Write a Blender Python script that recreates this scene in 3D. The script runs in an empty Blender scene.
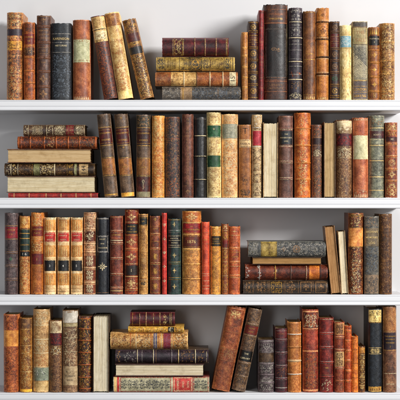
import bpy, bmesh, math, random
from mathutils import Vector, noise
S = 0.003                     # metres per photo pixel in the plane of the spines
SC = bpy.context.scene
COL = SC.collection
R = math.radians
WX = lambda px: (px-200)*S
WZ = lambda py: (200-py)*S
BASE = {1: 100.0, 2: 197.8, 3: 294.6, 4: 392.6}      # shelf tops
SHELF_DEPTH = 0.205

def lin(h):
    h = h.lstrip('#')
    v = [int(h[i:i+2], 16)/255 for i in (0, 2, 4)]
    return tuple([(c/12.92 if c <= .04045 else ((c+.055)/1.055)**2.4) for c in v] + [1.0])

# ------------------------------------------------------------------ materials
def N(nt, t, **kw):
    n = nt.nodes.new(t)
    for k, v in kw.items(): setattr(n, k, v)
    return n

def sock(nt, name, typ, out=False, default=None):
    s = nt.interface.new_socket(name, in_out='OUTPUT' if out else 'INPUT', socket_type=typ)
    if default is not None: s.default_value = default
    return s

def mixc(nt, fac, a, b, mode='MIX'):
    m = N(nt, 'ShaderNodeMix', data_type='RGBA', blend_type=mode)
    for idx, v in ((0, fac), (6, a), (7, b)):
        if isinstance(v, (int, float)): m.inputs[idx].default_value = v
        elif isinstance(v, tuple): m.inputs[idx].default_value = v
        else: nt.links.new(v, m.inputs[idx])
    return m.outputs[2]

def maprange(nt, v, a, b, c=0., d=1.):
    m = N(nt, 'ShaderNodeMapRange'); m.clamp = True
    for i, x in zip((1, 2, 3, 4), (a, b, c, d)):
        if isinstance(x, (int, float)): m.inputs[i].default_value = x
        else: nt.links.new(x, m.inputs[i])
    nt.links.new(v, m.inputs[0]); return m.outputs[0]

def math_(nt, op, a, b=None):
    m = N(nt, 'ShaderNodeMath', operation=op)
    for i, x in enumerate((a, b)):
        if x is None: continue
        if isinstance(x, (int, float)): m.inputs[i].default_value = x
        else: nt.links.new(x, m.inputs[i])
    return m.outputs[0]

def noise_(nt, vec, scale, detail=4, rough=.6, dist=0.):
    n = N(nt, 'ShaderNodeTexNoise')
    n.inputs['Detail'].default_value = detail; n.inputs['Roughness'].default_value = rough
    n.inputs['Distortion'].default_value = dist
    if isinstance(scale, (int, float)): n.inputs['Scale'].default_value = scale
    else: nt.links.new(scale, n.inputs['Scale'])
    nt.links.new(vec, n.inputs['Vector'])
    return n.outputs['Fac']

def lc_vec(nt):
    a = N(nt, 'ShaderNodeAttribute', attribute_name='lc'); return a.outputs['Vector']

def leather_group():
    g = bpy.data.node_groups.new('aged_leather', 'ShaderNodeTree')
    for nm in ('Dark', 'Mid', 'Light', 'Speck'): sock(g, nm, 'NodeSocketColor')
    for nm, d in (('SpeckAmt', .3), ('Scale', 60.), ('Rough', .5), ('SpeckScale', 260.), ('Wear', .6)):
        sock(g, nm, 'NodeSocketFloat', default=d)
    sock(g, 'Shader', 'NodeSocketShader', True)
    sock(g, 'Color', 'NodeSocketColor', True)
    i = N(g, 'NodeGroupInput'); o = N(g, 'NodeGroupOutput')
    v = lc_vec(g)
    n1 = noise_(g, v, i.outputs['Scale'], 7, .68, .25)
    c = mixc(g, maprange(g, n1, .36, .52), i.outputs['Dark'], i.outputs['Mid'])
    c = mixc(g, maprange(g, n1, .52, .68), c, i.outputs['Light'])
    # fine grain of the hide, both ways
    n2 = noise_(g, v, 340., 5, .75)
    c = mixc(g, maprange(g, n2, .51, .66, 0., .45), c, i.outputs['Light'])
    c = mixc(g, maprange(g, n2, .34, .48, .6, 0.), c, i.outputs['Dark'])
    # specks and rubbed flakes
    n3 = noise_(g, v, i.outputs['SpeckScale'], 4, .62, .8)
    sp = math_(g, 'MULTIPLY', maprange(g, n3, .53, .60), i.outputs['SpeckAmt'])
    c = mixc(g, sp, c, i.outputs['Speck'])
    # fine cracks in the finish
    vo = N(g, 'ShaderNodeTexVoronoi', feature='DISTANCE_TO_EDGE'); vo.inputs['Scale'].default_value = 150.
    wob = N(g, 'ShaderNodeVectorMath', operation='MULTIPLY_ADD'); nn = N(g, 'ShaderNodeTexNoise'); nn.inputs['Scale'].default_value = 90.
    g.links.new(v, nn.inputs['Vector']); g.links.new(nn.outputs['Color'], wob.inputs[0]); wob.inputs[1].default_value = (.012, .012, .012); g.links.new(v, wob.inputs[2])
    g.links.new(wob.outputs[0], vo.inputs['Vector'])
    n6 = noise_(g, v, 30., 4, .6)
    cr = math_(g, 'MULTIPLY', maprange(g, vo.outputs['Distance'], 0., .09, .8, 0.), maprange(g, n6, .46, .6))
    c = mixc(g, cr, c, i.outputs['Dark'])
    # big stains
    n4 = noise_(g, v, 16., 3, .6)
    dk = N(g, 'ShaderNodeHueSaturation'); g.links.new(c, dk.inputs['Color']); dk.inputs['Value'].default_value = .55
    c = mixc(g, maprange(g, n4, .38, .58, .7, 0.), c, dk.outputs['Color'])
    # rubbing on bands, joints, head and tail
    w = N(g, 'ShaderNodeAttribute', attribute_name='wr').outputs['Fac']
    n5 = noise_(g, v, 190., 5, .7)
    wf = math_(g, 'MULTIPLY', math_(g, 'MULTIPLY', w, maprange(g, n5, .40, .54)), i.outputs['Wear'])
    lt = N(g, 'ShaderNodeHueSaturation'); g.links.new(i.outputs['Light'], lt.inputs['Color']); lt.inputs['Value'].default_value = 1.35
    c = mixc(g, wf, c, lt.outputs['Color'])
    hs = N(g, 'ShaderNodeHueSaturation'); hs.inputs['Saturation'].default_value = .98; g.links.new(c, hs.inputs['Color'])
    gm = N(g, 'ShaderNodeGamma'); gm.inputs['Gamma'].default_value = 1.22; g.links.new(hs.outputs[0], gm.inputs['Color'])
    c = mixc(g, 1., gm.outputs[0], (1.50, 1.42, 1.33, 1.), 'MULTIPLY')
    b = N(g, 'ShaderNodeBsdfPrincipled')
    b.inputs['Coat Weight'].default_value = .2; b.inputs['Coat Roughness'].default_value = .32
    g.links.new(c, b.inputs['Base Color'])
    rr = math_(g, 'ADD', i.outputs['Rough'], maprange(g, n2, .3, .7, -.18, .10)); g.links.new(rr, b.inputs['Roughness'])
    b.inputs['Specular IOR Level'].default_value = .42
    bp = N(g, 'ShaderNodeBump'); bp.inputs['Strength'].default_value = .55; bp.inputs['Distance'].default_value = .0011
    hh = math_(g, 'ADD', n2, math_(g, 'MULTIPLY', n3, .6)); g.links.new(hh, bp.inputs['Height'])
    g.links.new(bp.outputs[0], b.inputs['Normal'])
    g.links.new(b.outputs[0], o.inputs['Shader']); g.links.new(c, o.inputs['Color'])
    return g
LG = leather_group()
_mc = {}
def P(d, m, l, sp=None, amt=.0, sc=70, ss=300, ro=.52, wear=.55):
    return (d, m, l, sp or l, amt, sc, ss, ro, wear)

def new_mat(name):
    m = bpy.data.materials.new(name); m.use_nodes = True
    nt = m.node_tree; nt.nodes.clear()
    return m, nt, N(nt, 'ShaderNodeOutputMaterial')

def grp_node(nt, pal):
    n = N(nt, 'ShaderNodeGroup'); n.node_tree = LG
    for k, h in zip(('Dark', 'Mid', 'Light', 'Speck'), pal[:4]): n.inputs[k].default_value = lin(h)
    for k, v in zip(('SpeckAmt', 'Scale', 'SpeckScale', 'Rough', 'Wear'), pal[4:]): n.inputs[k].default_value = v
    return n

def leather(pal):
    if ('L', pal) in _mc: return _mc['L', pal]
    m, nt, o = new_mat('aged_leather')
    n = grp_node(nt, pal)
    nt.links.new(n.outputs['Shader'], o.inputs['Surface'])
    _mc['L', pal] = m; return m

INKS = {'gold': ('cf9c44', .3, .42), 'dim': ('9a7444', .2, .5), 'copper': ('a8663c', .25, .45), 'cream': ('e6d2a4', 0., .6),
        'silver': ('aea598', .15, .5), 'black': ('15100e', 0., .6), 'red': ('a12a22', 0., .6), 'tan': ('a87a4c', .1, .55),
        'grey': ('6d7680', .1, .55), 'white': ('eae4d6', 0., .6), 'brown': ('4a2616', 0., .6), 'pale': ('e6c47e', .15, .45),
        'green': ('3f6b4a', 0., .6), 'smoke': ('4c4038', 0., .6), 'rust': ('c0642a', .1, .6), 'slate': ('2b3036', 0., .6)}
def ink(name, pal, crisp=False):
    k = ('I', name, pal, crisp)
    if k in _mc: return _mc[k]
    h, met, ro = INKS[name]
    m, nt, o = new_mat('tooling_' + name)
    g = grp_node(nt, pal)
    b = N(nt, 'ShaderNodeBsdfPrincipled'); b.inputs['Metallic'].default_value = met; b.inputs['Roughness'].default_value = ro
    v = lc_vec(nt)
    n0 = noise_(nt, v, 420., 3, .6)
    c = mixc(nt, maprange(nt, n0, .3, .7), tuple(x*.62 for x in lin(h)[:3]) + (1,), tuple(min(1, x*1.15) for x in lin(h)[:3]) + (1,))
    nt.links.new(c, b.inputs['Base Color'])
    n1 = noise_(nt, v, 230., 4, .7)
    mx = N(nt, 'ShaderNodeMixShader')
    nt.links.new(maprange(nt, n1, .43, .53, *((.34, .0) if crisp else (.8, .05))), mx.inputs[0])
    nt.links.new(b.outputs[0], mx.inputs[1]); nt.links.new(g.outputs['Shader'], mx.inputs[2])
    nt.links.new(mx.outputs[0], o.inputs['Surface'])
    _mc[k] = m; return m

def page_mat(h1, h2, h3='8a6a42'):
    k = ('pg', h1, h2, h3)
    if k in _mc: return _mc[k]
    m, nt, o = new_mat('page_edges')
    v = lc_vec(nt)
    mp = N(nt, 'ShaderNodeVectorMath', operation='MULTIPLY'); nt.links.new(v, mp.inputs[0]); mp.inputs[1].default_value = (1., .03, .03)
    n1 = noise_(nt, mp.outputs[0], 900., 3, .7)
    n2 = noise_(nt, mp.outputs[0], 160., 3, .6)
    n3 = noise_(nt, v, 45., 5, .7)
    c = mixc(nt, maprange(nt, n1, .35, .65), lin(h2), lin(h1))
    c = mixc(nt, maprange(nt, n2, .5, .66, 0, .6), c, lin(h2))
    c = mixc(nt, maprange(nt, n1, .62, .72, 0, .4), c, lin(h3))
    c = mixc(nt, maprange(nt, n3, .5, .75, 0, .5), c, lin(h3))
    b = N(nt, 'ShaderNodeBsdfPrincipled'); b.inputs['Roughness'].default_value = .85
    b.inputs['Specular IOR Level'].default_value = .15
    nt.links.new(c, b.inputs['Base Color'])
    bp = N(nt, 'ShaderNodeBump'); bp.inputs['Strength'].default_value = .7; bp.inputs['Distance'].default_value = .0008
    nt.links.new(n1, bp.inputs['Height']); nt.links.new(bp.outputs[0], b.inputs['Normal'])
    nt.links.new(b.outputs[0], o.inputs['Surface'])
    _mc[k] = m; return m

def paint_mat(name, h, rough, bs=90., var=.04):
    m, nt, o = new_mat(name)
    tc = N(nt, 'ShaderNodeTexCoord'); v = tc.outputs['Object']
    b = N(nt, 'ShaderNodeBsdfPrincipled'); b.inputs['Roughness'].default_value = rough
    b.inputs['Specular IOR Level'].default_value = .35
    n = noise_(nt, v, 3.5, 6, .6)
    l = lin(h)
    c = mixc(nt, maprange(nt, n, .3, .7), tuple(x*(1-var) for x in l[:3]) + (1,), l)
    nt.links.new(c, b.inputs['Base Color'])
    n2 = noise_(nt, v, bs, 6, .6)
    bp = N(nt, 'ShaderNodeBump'); bp.inputs['Strength'].default_value = .12; bp.inputs['Distance'].default_value = .001
    nt.links.new(n2, bp.inputs['Height']); nt.links.new(bp.outputs[0], b.inputs['Normal'])
    nt.links.new(b.outputs[0], o.inputs['Surface'])
    return m

# ------------------------------------------------------------------ mesh collector
class G:
    def __init__(s): s.v = []; s.f = []; s.m = []; s.w = []; s.mats = []; s.smooth = []
    def mat(s, m):
        if m not in s.mats: s.mats.append(m)
        return s.mats.index(m)
    def add(s, vs, fs, m, wear=None, smooth=True):
        o = len(s.v); s.v += vs; s.w += (wear or [0.]*len(vs)); k = s.mat(m)
        for f in fs: s.f.append(tuple(i+o for i in f)); s.m.append(k); s.smooth.append(smooth)
    def box(s, x0, x1, y0, y1, z0, z1, m, bev=.0008, wear=.6):
        b = min(bev, (x1-x0)*.3, (z1-z0)*.3)
        bm = bmesh.new(); bmesh.ops.create_cube(bm, size=1)
        for q in bm.verts: q.co = Vector(((x0+x1)/2+q.co.x*(x1-x0), (y0+y1)/2+q.co.y*(y1-y0), (z0+z1)/2+q.co.z*(z1-z0)))
        if b > 0: bmesh.ops.bevel(bm, geom=bm.edges[:], offset=b, segments=2, profile=.6, affect='EDGES')
        s.add([tuple(q.co) for q in bm.verts], [tuple(q.index for q in f.verts) for f in bm.faces], m, [wear]*len(bm.verts), False)
        bm.free()
    def build(s, name, parent, off, T):
        me = bpy.data.meshes.new(name)
        me.from_pydata([T(p) for p in s.v], [], s.f)
        for m in s.mats: me.materials.append(m)
        me.polygons.foreach_set('material_index', s.m)
        me.polygons.foreach_set('use_smooth', s.smooth)
        a = me.attributes.new('lc', 'FLOAT_VECTOR', 'POINT')
        a.data.foreach_set('vector', [c for p in s.v for c in (p[0]+off[0], p[1]+off[1], p[2]+off[2])])
        a = me.attributes.new('wr', 'FLOAT', 'POINT'); a.data.foreach_set('value', s.w)
        me.update()
        o = bpy.data.objects.new(name, me); COL.objects.link(o); o.parent = parent
        return o

# text glyph geometry from Blender's own built-in font
_tx = {}
def text_geo(t):
    if t in _tx: return _tx[t]
    cu = bpy.data.curves.new('lettering', 'FONT'); cu.body = t; cu.resolution_u = 2; cu.offset = .004
    ob = bpy.data.objects.new('lettering', cu); COL.objects.link(ob)
    me = ob.to_mesh()
    bm = bmesh.new(); bm.from_mesh(me); bmesh.ops.triangulate(bm, faces=bm.faces[:])
    for _ in range(3):
        ed = [e for e in bm.edges if e.calc_length() > .16]
        if not ed: break
        bmesh.ops.subdivide_edges(bm, edges=ed, cuts=1); bmesh.ops.triangulate(bm, faces=bm.faces[:])
    bm.verts.index_update()
    vs = [(v.co.x, v.co.y) for v in bm.verts]; fs = [tuple(v.index for v in f.verts) for f in bm.faces]; bm.free()
    ob.to_mesh_clear(); bpy.data.objects.remove(ob); bpy.data.curves.remove(cu)
    xs = [v[0] for v in vs]; ys = [v[1] for v in vs]
    w = max(xs)-min(xs); h = max(ys)-min(ys)
    vs = [((x-min(xs))/w-.5, (y-min(ys))/h-.5) for x, y in vs]
    _tx[t] = (vs, fs, w/h); return _tx[t]

# ------------------------------------------------------------------ ornament vocabulary (unit space -1..1, y up)
def petal(a, r0, r1, wd):
    c, s = math.cos(a), math.sin(a); pts = []
    for k in range(8):
        t = k/8*2*math.pi
        q = (r0+r1)/2 + (r1-r0)/2*math.cos(t); p = wd*math.sin(t)
        pts.append((q*c-p*s, q*s+p*c))
    return pts
def circ(x, y, r, n=10): return [(x+r*math.cos(2*math.pi*k/n), y+r*math.sin(2*math.pi*k/n)) for k in range(n)]
def spiral(x, y, r, turns, a0, sgn=1, n=14):
    return [(x+r*(1-k/n*.85)*math.cos(a0+sgn*turns*2*math.pi*k/n), y+r*(1-k/n*.85)*math.sin(a0+sgn*turns*2*math.pi*k/n)) for k in range(n+1)]
def motif(kind):
    """returns (filled polygons, stroked polylines)"""
    PI = math.pi; F, L = [], []
    if kind == 'floret':
        for k in range(8): F.append(petal(k*PI/4, .22, 1.0 if k % 2 == 0 else .72, .15))
        F.append(circ(0, 0, .16))
    elif kind == 'cross':
        for k in range(4): F.append(petal(k*PI/2, .15, 1., .2))
        for k in range(4): F.append(circ(.5*math.cos(PI/4+k*PI/2), .5*math.sin(PI/4+k*PI/2), .14))
    elif kind == 'diamond':
        L.append([(0, 1), (.8, 0), (0, -1), (-.8, 0), (0, 1)])
        for k in range(4): F.append(petal(k*PI/2, .05, .55, .14))
    elif kind == 'lozenge':
        F.append([(0, 1), (.3, .35), (.75, 0), (.3, -.35), (0, -1), (-.3, -.35), (-.75, 0), (-.3, .35)])
        F.append(circ(1.0, 0, .12)); F.append(circ(-1.0, 0, .12))
    elif kind == 'oval':
        F.append([(.5*math.cos(t*PI/7), math.sin(t*PI/7)) for t in range(14)])
        L.append([(.75*math.cos(t*PI/8), 1.25*math.sin(t*PI/8)) for t in range(17)])
    elif kind == 'rosette':
        L.append(circ(0, 0, .95, 16)+[(.95, 0)]); F.append(circ(0, 0, .35))
        for k in range(8): F.append(circ(.65*math.cos(k*PI/4), .65*math.sin(k*PI/4), .14, 6))
    elif kind == 'ring':
        L.append(circ(0, 0, .9, 18)+[(.9, 0)]); L.append(circ(0, 0, .6, 14)+[(.6, 0)]); F.append(circ(0, 0, .2))
    elif kind == 'disc':
        F.append(circ(0, 0, 1, 20))
    elif kind == 'oblong':
        F.append([(1.1*math.cos(t*PI/9), .75*math.sin(t*PI/9)) for t in range(18)])
    elif kind == 'trefoil':
        L.append(circ(0, 0, 1, 24)+[(1, 0)]); L.append(circ(0, 0, .84, 22)+[(.84, 0)])
        for k in range(3): F.append(circ(.38*math.cos(PI/2+k*2*PI/3), .38*math.sin(PI/2+k*2*PI/3), .27))
        F.append(petal(-PI/2, 0, .7, .07))
    elif kind == 'fleuron':
        F.append(petal(PI/2, 0, 1, .24)); F.append(petal(-PI/2, .1, .9, .14))
        for s in (-1, 1): L.append([(s*x, y) for x, y in spiral(.5, .05, .42, 1.1, PI, -1)]); F.append(petal(PI/2-s*.9, .2, .95, .12))
    elif kind == 'frame':
        L.append([(-1, -1), (1, -1), (1, 1), (-1, 1), (-1, -1)])
    elif kind == 'key':
        L.append(circ(0, .6, .3, 10)+[(.3, .6)]); L.append([(0, .3), (0, -1)]); L.append([(0, -.6), (.35, -.6)]); L.append([(-.3, .1), (.3, .1)])
    elif kind == 'arabesque':
        for sx in (-1, 1):
            for sy in (-1, 1):
                q = lambda pts: [(sx*x, sy*y) for x, y in pts]
                L.append(q(spiral(.48, .30, .34, 1.3, PI, -1))); L.append(q(spiral(.45, .78, .26, 1.2, -PI/2, 1)))
                L.append(q([(0, 0), (.15, .2), (.1, .5), (.25, .7)])); F.append(q(petal(PI/3, .75, 1.1, .1)))
                F.append(q(petal(PI*.15, .55, .98, .12)))
        F.append([(0, .3), (.16, 0), (0, -.3), (-.16, 0)]); F.append(petal(PI/2, .5, 1, .12)); F.append(petal(-PI/2, .5, 1, .12))
    elif kind == 'curl':
        L.append(spiral(-.4, .2, .55, 1.4, 0)); L.append(spiral(.45, -.25, .5, 1.3, PI, -1)); F.append(petal(.7, .3, .9, .12))
    return F, L

TN = lambda p: p
# ------------------------------------------------------------------ one book
UID = [0]
def make_book(spec):
    UID[0] += 1
    rnd = random.Random(UID[0]*77+5)
    noff = (rnd.uniform(-40, 40)/10, rnd.uniform(-40, 40)/10, rnd.uniform(-40, 40)/10)
    row = spec['row']; flat = spec['flat']; zb = BASE[row]
    x0, x1, y0, y1 = spec['box']
    if flat: w = (y1-y0)*S; h = (x1-x0)*S
    else: w = (x1-x0)*S; h = (zb-y0)*S
    pal = spec['pal']; depth = spec.get('depth') or rnd.uniform(.148, .172)
    e = bpy.data.objects.new('book', None); COL.objects.link(e); e.empty_display_size = .05
    e['label'] = spec['label']; e['category'] = 'book'; e['group'] = spec['group']
    yj = rnd.uniform(0., .004) if not flat else rnd.uniform(0, .003)
    yj = spec.get('yoff', yj)
    lean = spec.get('lean', 0.)
    if flat:
        e.location = (WX((x0+x1)/2), yj, WZ(y1)); T = lambda p: (p[2]-h/2, p[1], -p[0]+w/2)
    else:
        lean = lean or rnd.uniform(-.22, .22); th = R(lean)
        e.location = (WX((x0+x1)/2), yj, WZ(zb)+.0004+(w/2)*abs(math.sin(th))); e.rotation_euler = (0, th, 0); T = TN
    pages = spec.get('pages')
    bulge = w*spec.get('round', .30)*1.35; A = R(spec.get('arc', 84))
    bt = .0024 if w > .03 else .0018; bt = min(bt, w*.14)
    cmat = leather(spec.get('cover', pal))
    fore = spec['fore']
    if fore:      # fore-edge towards the room: boards, deckled page block, spine at the back
        cpal = spec.get('cover', pal)
        for nm, a, b in (('front_cover', -w/2, -w/2+bt), ('back_cover', w/2-bt, w/2)):
            g = G(); g.box(a, b, 0, depth, 0, h, leather(cpal)); g.build(nm, e, noff, T)
        g = G(); pm = page_mat(*pages); x = -w/2+bt+.0002; ins = .0028; lead = .0035
        while x < w/2-bt-.0003:
            st = min(rnd.uniform(.00035, .0015), w/2-bt-.0002-x)
            q = (x/(w/2)); hol = .002*(1-q*q)
            dz = rnd.uniform(-.0006, .0006)
            g.box(x, x+st-.00005, lead+hol+rnd.uniform(-.0003, .0004)+.0009*noise.noise(Vector((x*260, noff[0], 0.))), depth-.006, ins+dz, h-ins+rnd.uniform(-.0014, .0006), pm, 0)
            x += st+(rnd.uniform(.0001, .0003) if rnd.random() < .07 else 0)
        g.build('page_block', e, noff, T)
        g = G(); k = 8; vs = []; fs = []
        for j in (0, 1):
            for i in range(k+1):
                u = -1+2*i/k; vs.append((u*(w/2-bt*.2), depth+.001+.2*w*math.cos(u*math.pi/2), .0004+j*(h-.0008)))
        fs = [(i, i+1, i+k+2, i+k+1) for i in range(k)]+[tuple(range(k+1)), tuple(range(k+1, 2*k+2))]
        g.add(vs, fs, leather(cpal)); g.build('spine', e, noff, T)
        return e
    # --- normal book, spine to the room
    sgn = -1 if flat else 1
    Ln = h
    if flat: zpos = lambda s: (s-x0)*S
    else: zpos = lambda s: (zb-s)*S
    hw = w/2-.0010
    bands = [(zpos(i[1]), i[2] if len(i) > 2 and isinstance(i[2], float) else .0014) for i in spec['items'] if i[0] == 'b']
    sinA, cosA = math.sin(A), math.cos(A); sg = .0017
    def surf(x, z, off=0.):
        q = max(-1., min(1., x/hw)); u = math.asin(q*sinA)
        y = bulge*(1-(math.cos(u)-cosA)/(1-cosA))
        d = off
        for zbn, hh in bands:
            dz = (z-zbn)/sg
            if abs(dz) < 2.6: d += 1.35*hh*math.exp(-dz**4*.35)
        ez = min(z, Ln-z)
        if ez < .003: d -= .0010*(1-ez/.003)**2
        n = noise.noise(Vector((x*45+noff[0], z*22+noff[1], noff[2])))
        d += .0006*n+.0003*noise.noise(Vector((x*160+noff[0], z*120, noff[2])))
        return (x+math.sin(u)*d, y-math.cos(u)*d, z)
    def wear(x, z):
        q = abs(x/hw); r = 0.
        if q > .86: r = (q-.86)/.14*.9
        for zbn, hh in bands:
            if abs(z-zbn) < sg*1.4: r = max(r, .75)
        ez = min(z, Ln-z)
        if ez < .006: r = max(r, 1-ez/.006)
        return r
    chip = rnd.choice((0, 0, .006, .011)) if not flat else 0
    def grid(g, za, zc, xa, xc, off, m, nx, rag=0., close=False):
        zs = set()
        n = max(2, int((zc-za)/.0028))
        for k in range(n+1): zs.add(za+(zc-za)*k/n)
        for zbn, hh in bands:
            for k in (-2.4, -1.9, -1.5, -1.1, -.7, 0, .7, 1.1, 1.5, 1.9, 2.4):
                z = zbn+k*sg
                if za < z < zc: zs.add(z)
        zs = sorted(zs); vs = []; ws = []
        for j, z in enumerate(zs):
            for i in range(nx+1):
                x = xa+(xc-xa)*i/nx; zz = z; xx = x
                if close and chip and j >= len(zs)-2: zz -= chip*max(0., noise.noise(Vector((x*140+noff[0]*5, 1., noff[2]*3)))-.08)
                if rag and j in (0, len(zs)-1): zz += rag*noise.noise(Vector((x*260, z*50+noff[0]*9, 3.)))
                if rag and off > 0 and i in (0, nx): xx += rag*.6*noise.noise(Vector((z*240, x*50+noff[1]*9, 7.)))
                vs.append(surf(xx, zz, off)); ws.append(wear(xx, zz))
        c = nx+1
        fs = [(j*c+i, j*c+i+1, (j+1)*c+i+1, (j+1)*c+i) for j in range(len(zs)-1) for i in range(nx)]
        g.add(vs, fs, m, ws)
        if close:
            for jj, flip in ((0, 0), (len(zs)-1, 1)):
                row_ = [vs[jj*c+i] for i in range(c)]; zc_ = zs[jj]+(.0004 if jj == 0 else -.0004)
                inner = [(p[0]*.86, p[1]*.6+bulge*.4+.0016, zc_) for p in row_]
                g.add(row_+inner, [(i, i+1, c+i+1, c+i) for i in range(c-1)]+[tuple(range(c, 2*c))], m, [.7]*(2*c))
            for i in (0, nx):   # side returns
                ln = [vs[j*c+i] for j in range(len(zs))]; k = len(ln)
                g.add(ln+[(p[0]*.985, bulge+.004, p[2]) for p in ln], [(j, j+1, k+j+1, k+j) for j in range(k-1)], m, [.3]*(2*k))
    sp = G(); base_m = leather(pal)
    grid(sp, .0006, Ln-.0006, -hw, hw, 0, base_m, 20, .0013, True)
    cnt = [0]; lift = [0.]
    def dec(g, pl, loff):
        """drawing helpers bound to mesh g, base palette pl, lift loff"""
        def to(mx, my, sc):   # motif axes (px, right/up) around along-position sc
            if flat: return (-my*S, zpos(sc+mx))
            return (mx*S, zpos(sc)+my*S)
        def poly(pts, sc, inkn, o=0.):
            cnt[0] += 1; o = (cnt[0] % 40)*2.5e-6+lift[0]
            n = len(pts); cx = sum(q[0] for q in pts)/n; cy = sum(q[1] for q in pts)/n
            ext = max(max(abs(q[0]-cx), abs(q[1]-cy)) for q in pts)
            rings = [1.] if ext < 1.1 else [1-k/max(2, int(ext/1.1)) for k in range(max(2, int(ext/1.1)))]
            vs = []
            for r in rings:
                for mx, my in pts:
                    x, z = to(cx+(mx-cx)*r, cy+(my-cy)*r, sc); z = max(.001, min(Ln-.001, z)); x = max(-hw*.985, min(hw*.985, x))
                    vs.append(surf(x, z, loff+o))
            fs = [(k*n+i, k*n+(i+1) % n, (k+1)*n+(i+1) % n, (k+1)*n+i) for k in range(len(rings)-1) for i in range(n)]
            fs.append(tuple(range((len(rings)-1)*n, len(rings)*n)))
            g.add(vs, fs, ink(inkn, pl, ext > 4))
        def stroke(pts, sc, wd, inkn, crisp=False):
            cnt[0] += 1; oo = (cnt[0] % 40)*2.5e-6+lift[0]
            rs = [pts[0]]
            for a, b in zip(pts, pts[1:]):
                k = max(1, int(math.hypot(b[0]-a[0], b[1]-a[1])/1.1))
                if k > 1 and len(pts) > 3 and math.hypot(b[0]-a[0], b[1]-a[1]) < 2.4: k = 1
                for i in range(1, k+1): rs.append((a[0]+(b[0]-a[0])*i/k, a[1]+(b[1]-a[1])*i/k))
            pts = rs
            vs = []; n = len(pts)
            if n < 2: return
            for k in range(n):
                a = pts[max(0, k-1)]; b = pts[min(n-1, k+1)]
                dx, dy = b[0]-a[0], b[1]-a[1]; l = math.hypot(dx, dy) or 1
                nx_, ny_ = -dy/l*wd/2, dx/l*wd/2
                for s_ in (1, -1):
                    x, z = to(pts[k][0]+s_*nx_, pts[k][1]+s_*ny_, sc)
                    z = max(.001, min(Ln-.001, z)); x = max(-hw*.985, min(hw*.985, x))
                    vs.append(surf(x, z, loff+oo))
            g.add(vs, [(2*k, 2*k+1, 2*k+3, 2*k+2) for k in range(n-1)], ink(inkn, pl, crisp))
        return to, poly, stroke
    halfpx = hw/S
    def line_across(fn, sc, wd, inkn, ext=.97, dotted=False):
        to, poly, stroke = fn
        n = 14; a = halfpx*ext
        if dotted:
            st = .9; k = int(2*a/st)
            for i in range(k):
                c_ = -a+st*(i+.5)
                pts = [(c_-.28, -wd/2), (c_+.28, -wd/2), (c_+.28, wd/2), (c_-.28, wd/2)]
                poly([(p[1], p[0]) for p in pts] if flat else pts, sc, inkn)
            return
        jit = rnd.uniform(-.12, .12)
        pts = [(-a+2*a*i/n, jit*(i/n)+.06*math.sin(i*1.7)) for i in range(n+1)]
        k = max(1, math.ceil(wd/.5))
        for j in range(k):
            o_ = (j+.5)/k*wd-wd/2
            q_ = [(p[0], p[1]+o_) for p in pts]
            stroke([(p[1], p[0]) for p in q_] if flat else q_, sc, wd/k, inkn, wd > .65)
    def put_motif(fn, sc, kind, r, inkn, rx=None, sw=None, cx=0., cy=0.):
        to, poly, stroke = fn; F, L = motif(kind); rx = rx or r
        for f in F: poly([(cx+p[0]*rx, cy+p[1]*r) for p in f], sc, inkn)
        for l in L: stroke([(cx+p[0]*rx, cy+p[1]*r) for p in l], sc, sw or max(.32, min(r, rx)*.14), inkn)
    def put_text(g, pl, loff, sc, txt, size, inkn, turn=False, cy=0., maxw=None):
        vs, fs, asp = text_geo(txt)
        to, _, _ = dec(g, pl, loff)
        size *= .86; W = size*asp*.98; lim = maxw or (halfpx*1.66 if (turn == flat) else 999)
        if W > lim: W = lim
        out = []
        for x, y in vs:
            mx, my = x*W, y*size+cy
            if turn: mx, my = -y*size, x*W+cy
            a, z = to(mx, my, sc)
            a = max(-hw*.985, min(hw*.985, a)); out.append(surf(a, z, loff))
        g.add(out, fs, ink(inkn, pl, True))
    def fill(fn, sa, sb, kind, inkn, ext=.82):
        """pattern over along-range sa..sb"""
        to, poly, stroke = fn
        a = halfpx*ext; lo, hi = min(sa, sb), max(sa, sb); mid = (lo+hi)/2; H = (hi-lo)/2
        def q(pts):   # (across, along) -> motif axes
            return [(p[1], p[0]) for p in pts] if flat else [(p[0], -p[1]) for p in pts]
        if kind == 'lace':
            n = int(2*a*2*H*.30)+2
            for _ in range(n):
                px_, py_ = rnd.uniform(0, a), rnd.uniform(-H, H); t = rnd.random(); r = rnd.uniform(.5, 1.15)
                for m_ in (1, -1):
                    if t < .45: stroke(q([(m_*x, y) for x, y in spiral(px_, py_, r, .9, t*14, 1, 7)]), mid, .38, inkn)
                    elif t < .75: poly(q([(m_*(px_+x*.7), py_+y*.7) for x, y in petal(t*20, -r, r, .35)]), mid, inkn)
                    else: poly(q([(m_*(px_+x), py_+y) for x, y in circ(0, 0, .36, 6)]), mid, inkn)
        elif kind == 'rand':
            n = int(2*a*2*H*.28)+2
            for _ in range(n):
                px_, py_ = rnd.uniform(-a, a), rnd.uniform(-H, H); t = rnd.random(); r = rnd.uniform(.4, 1.2)
                if t < .5: stroke(q(spiral(px_, py_, r, .7, t*24, 1, 6)), mid, .42, inkn)
                else: poly(q([(px_+x*.7, py_+y*.7) for x, y in petal(t*20, -r, r, .32)]), mid, inkn)
        elif kind == 'cols':
            k = max(3, int(2*a/1.9))
            for i in range(k):
                c_ = -a+2*a*(i+.5)/k
                poly(q([(c_-.35, -H), (c_+.35, -H), (c_+.35, H), (c_-.35, H)]), mid, inkn)
                for e_ in (-1, 1): poly(q([(c_+x, e_*(H+.8)+y) for x, y in circ(0, 0, .55, 7)]), mid, inkn)
        elif kind == 'hatch':
            d = -H-a
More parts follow.
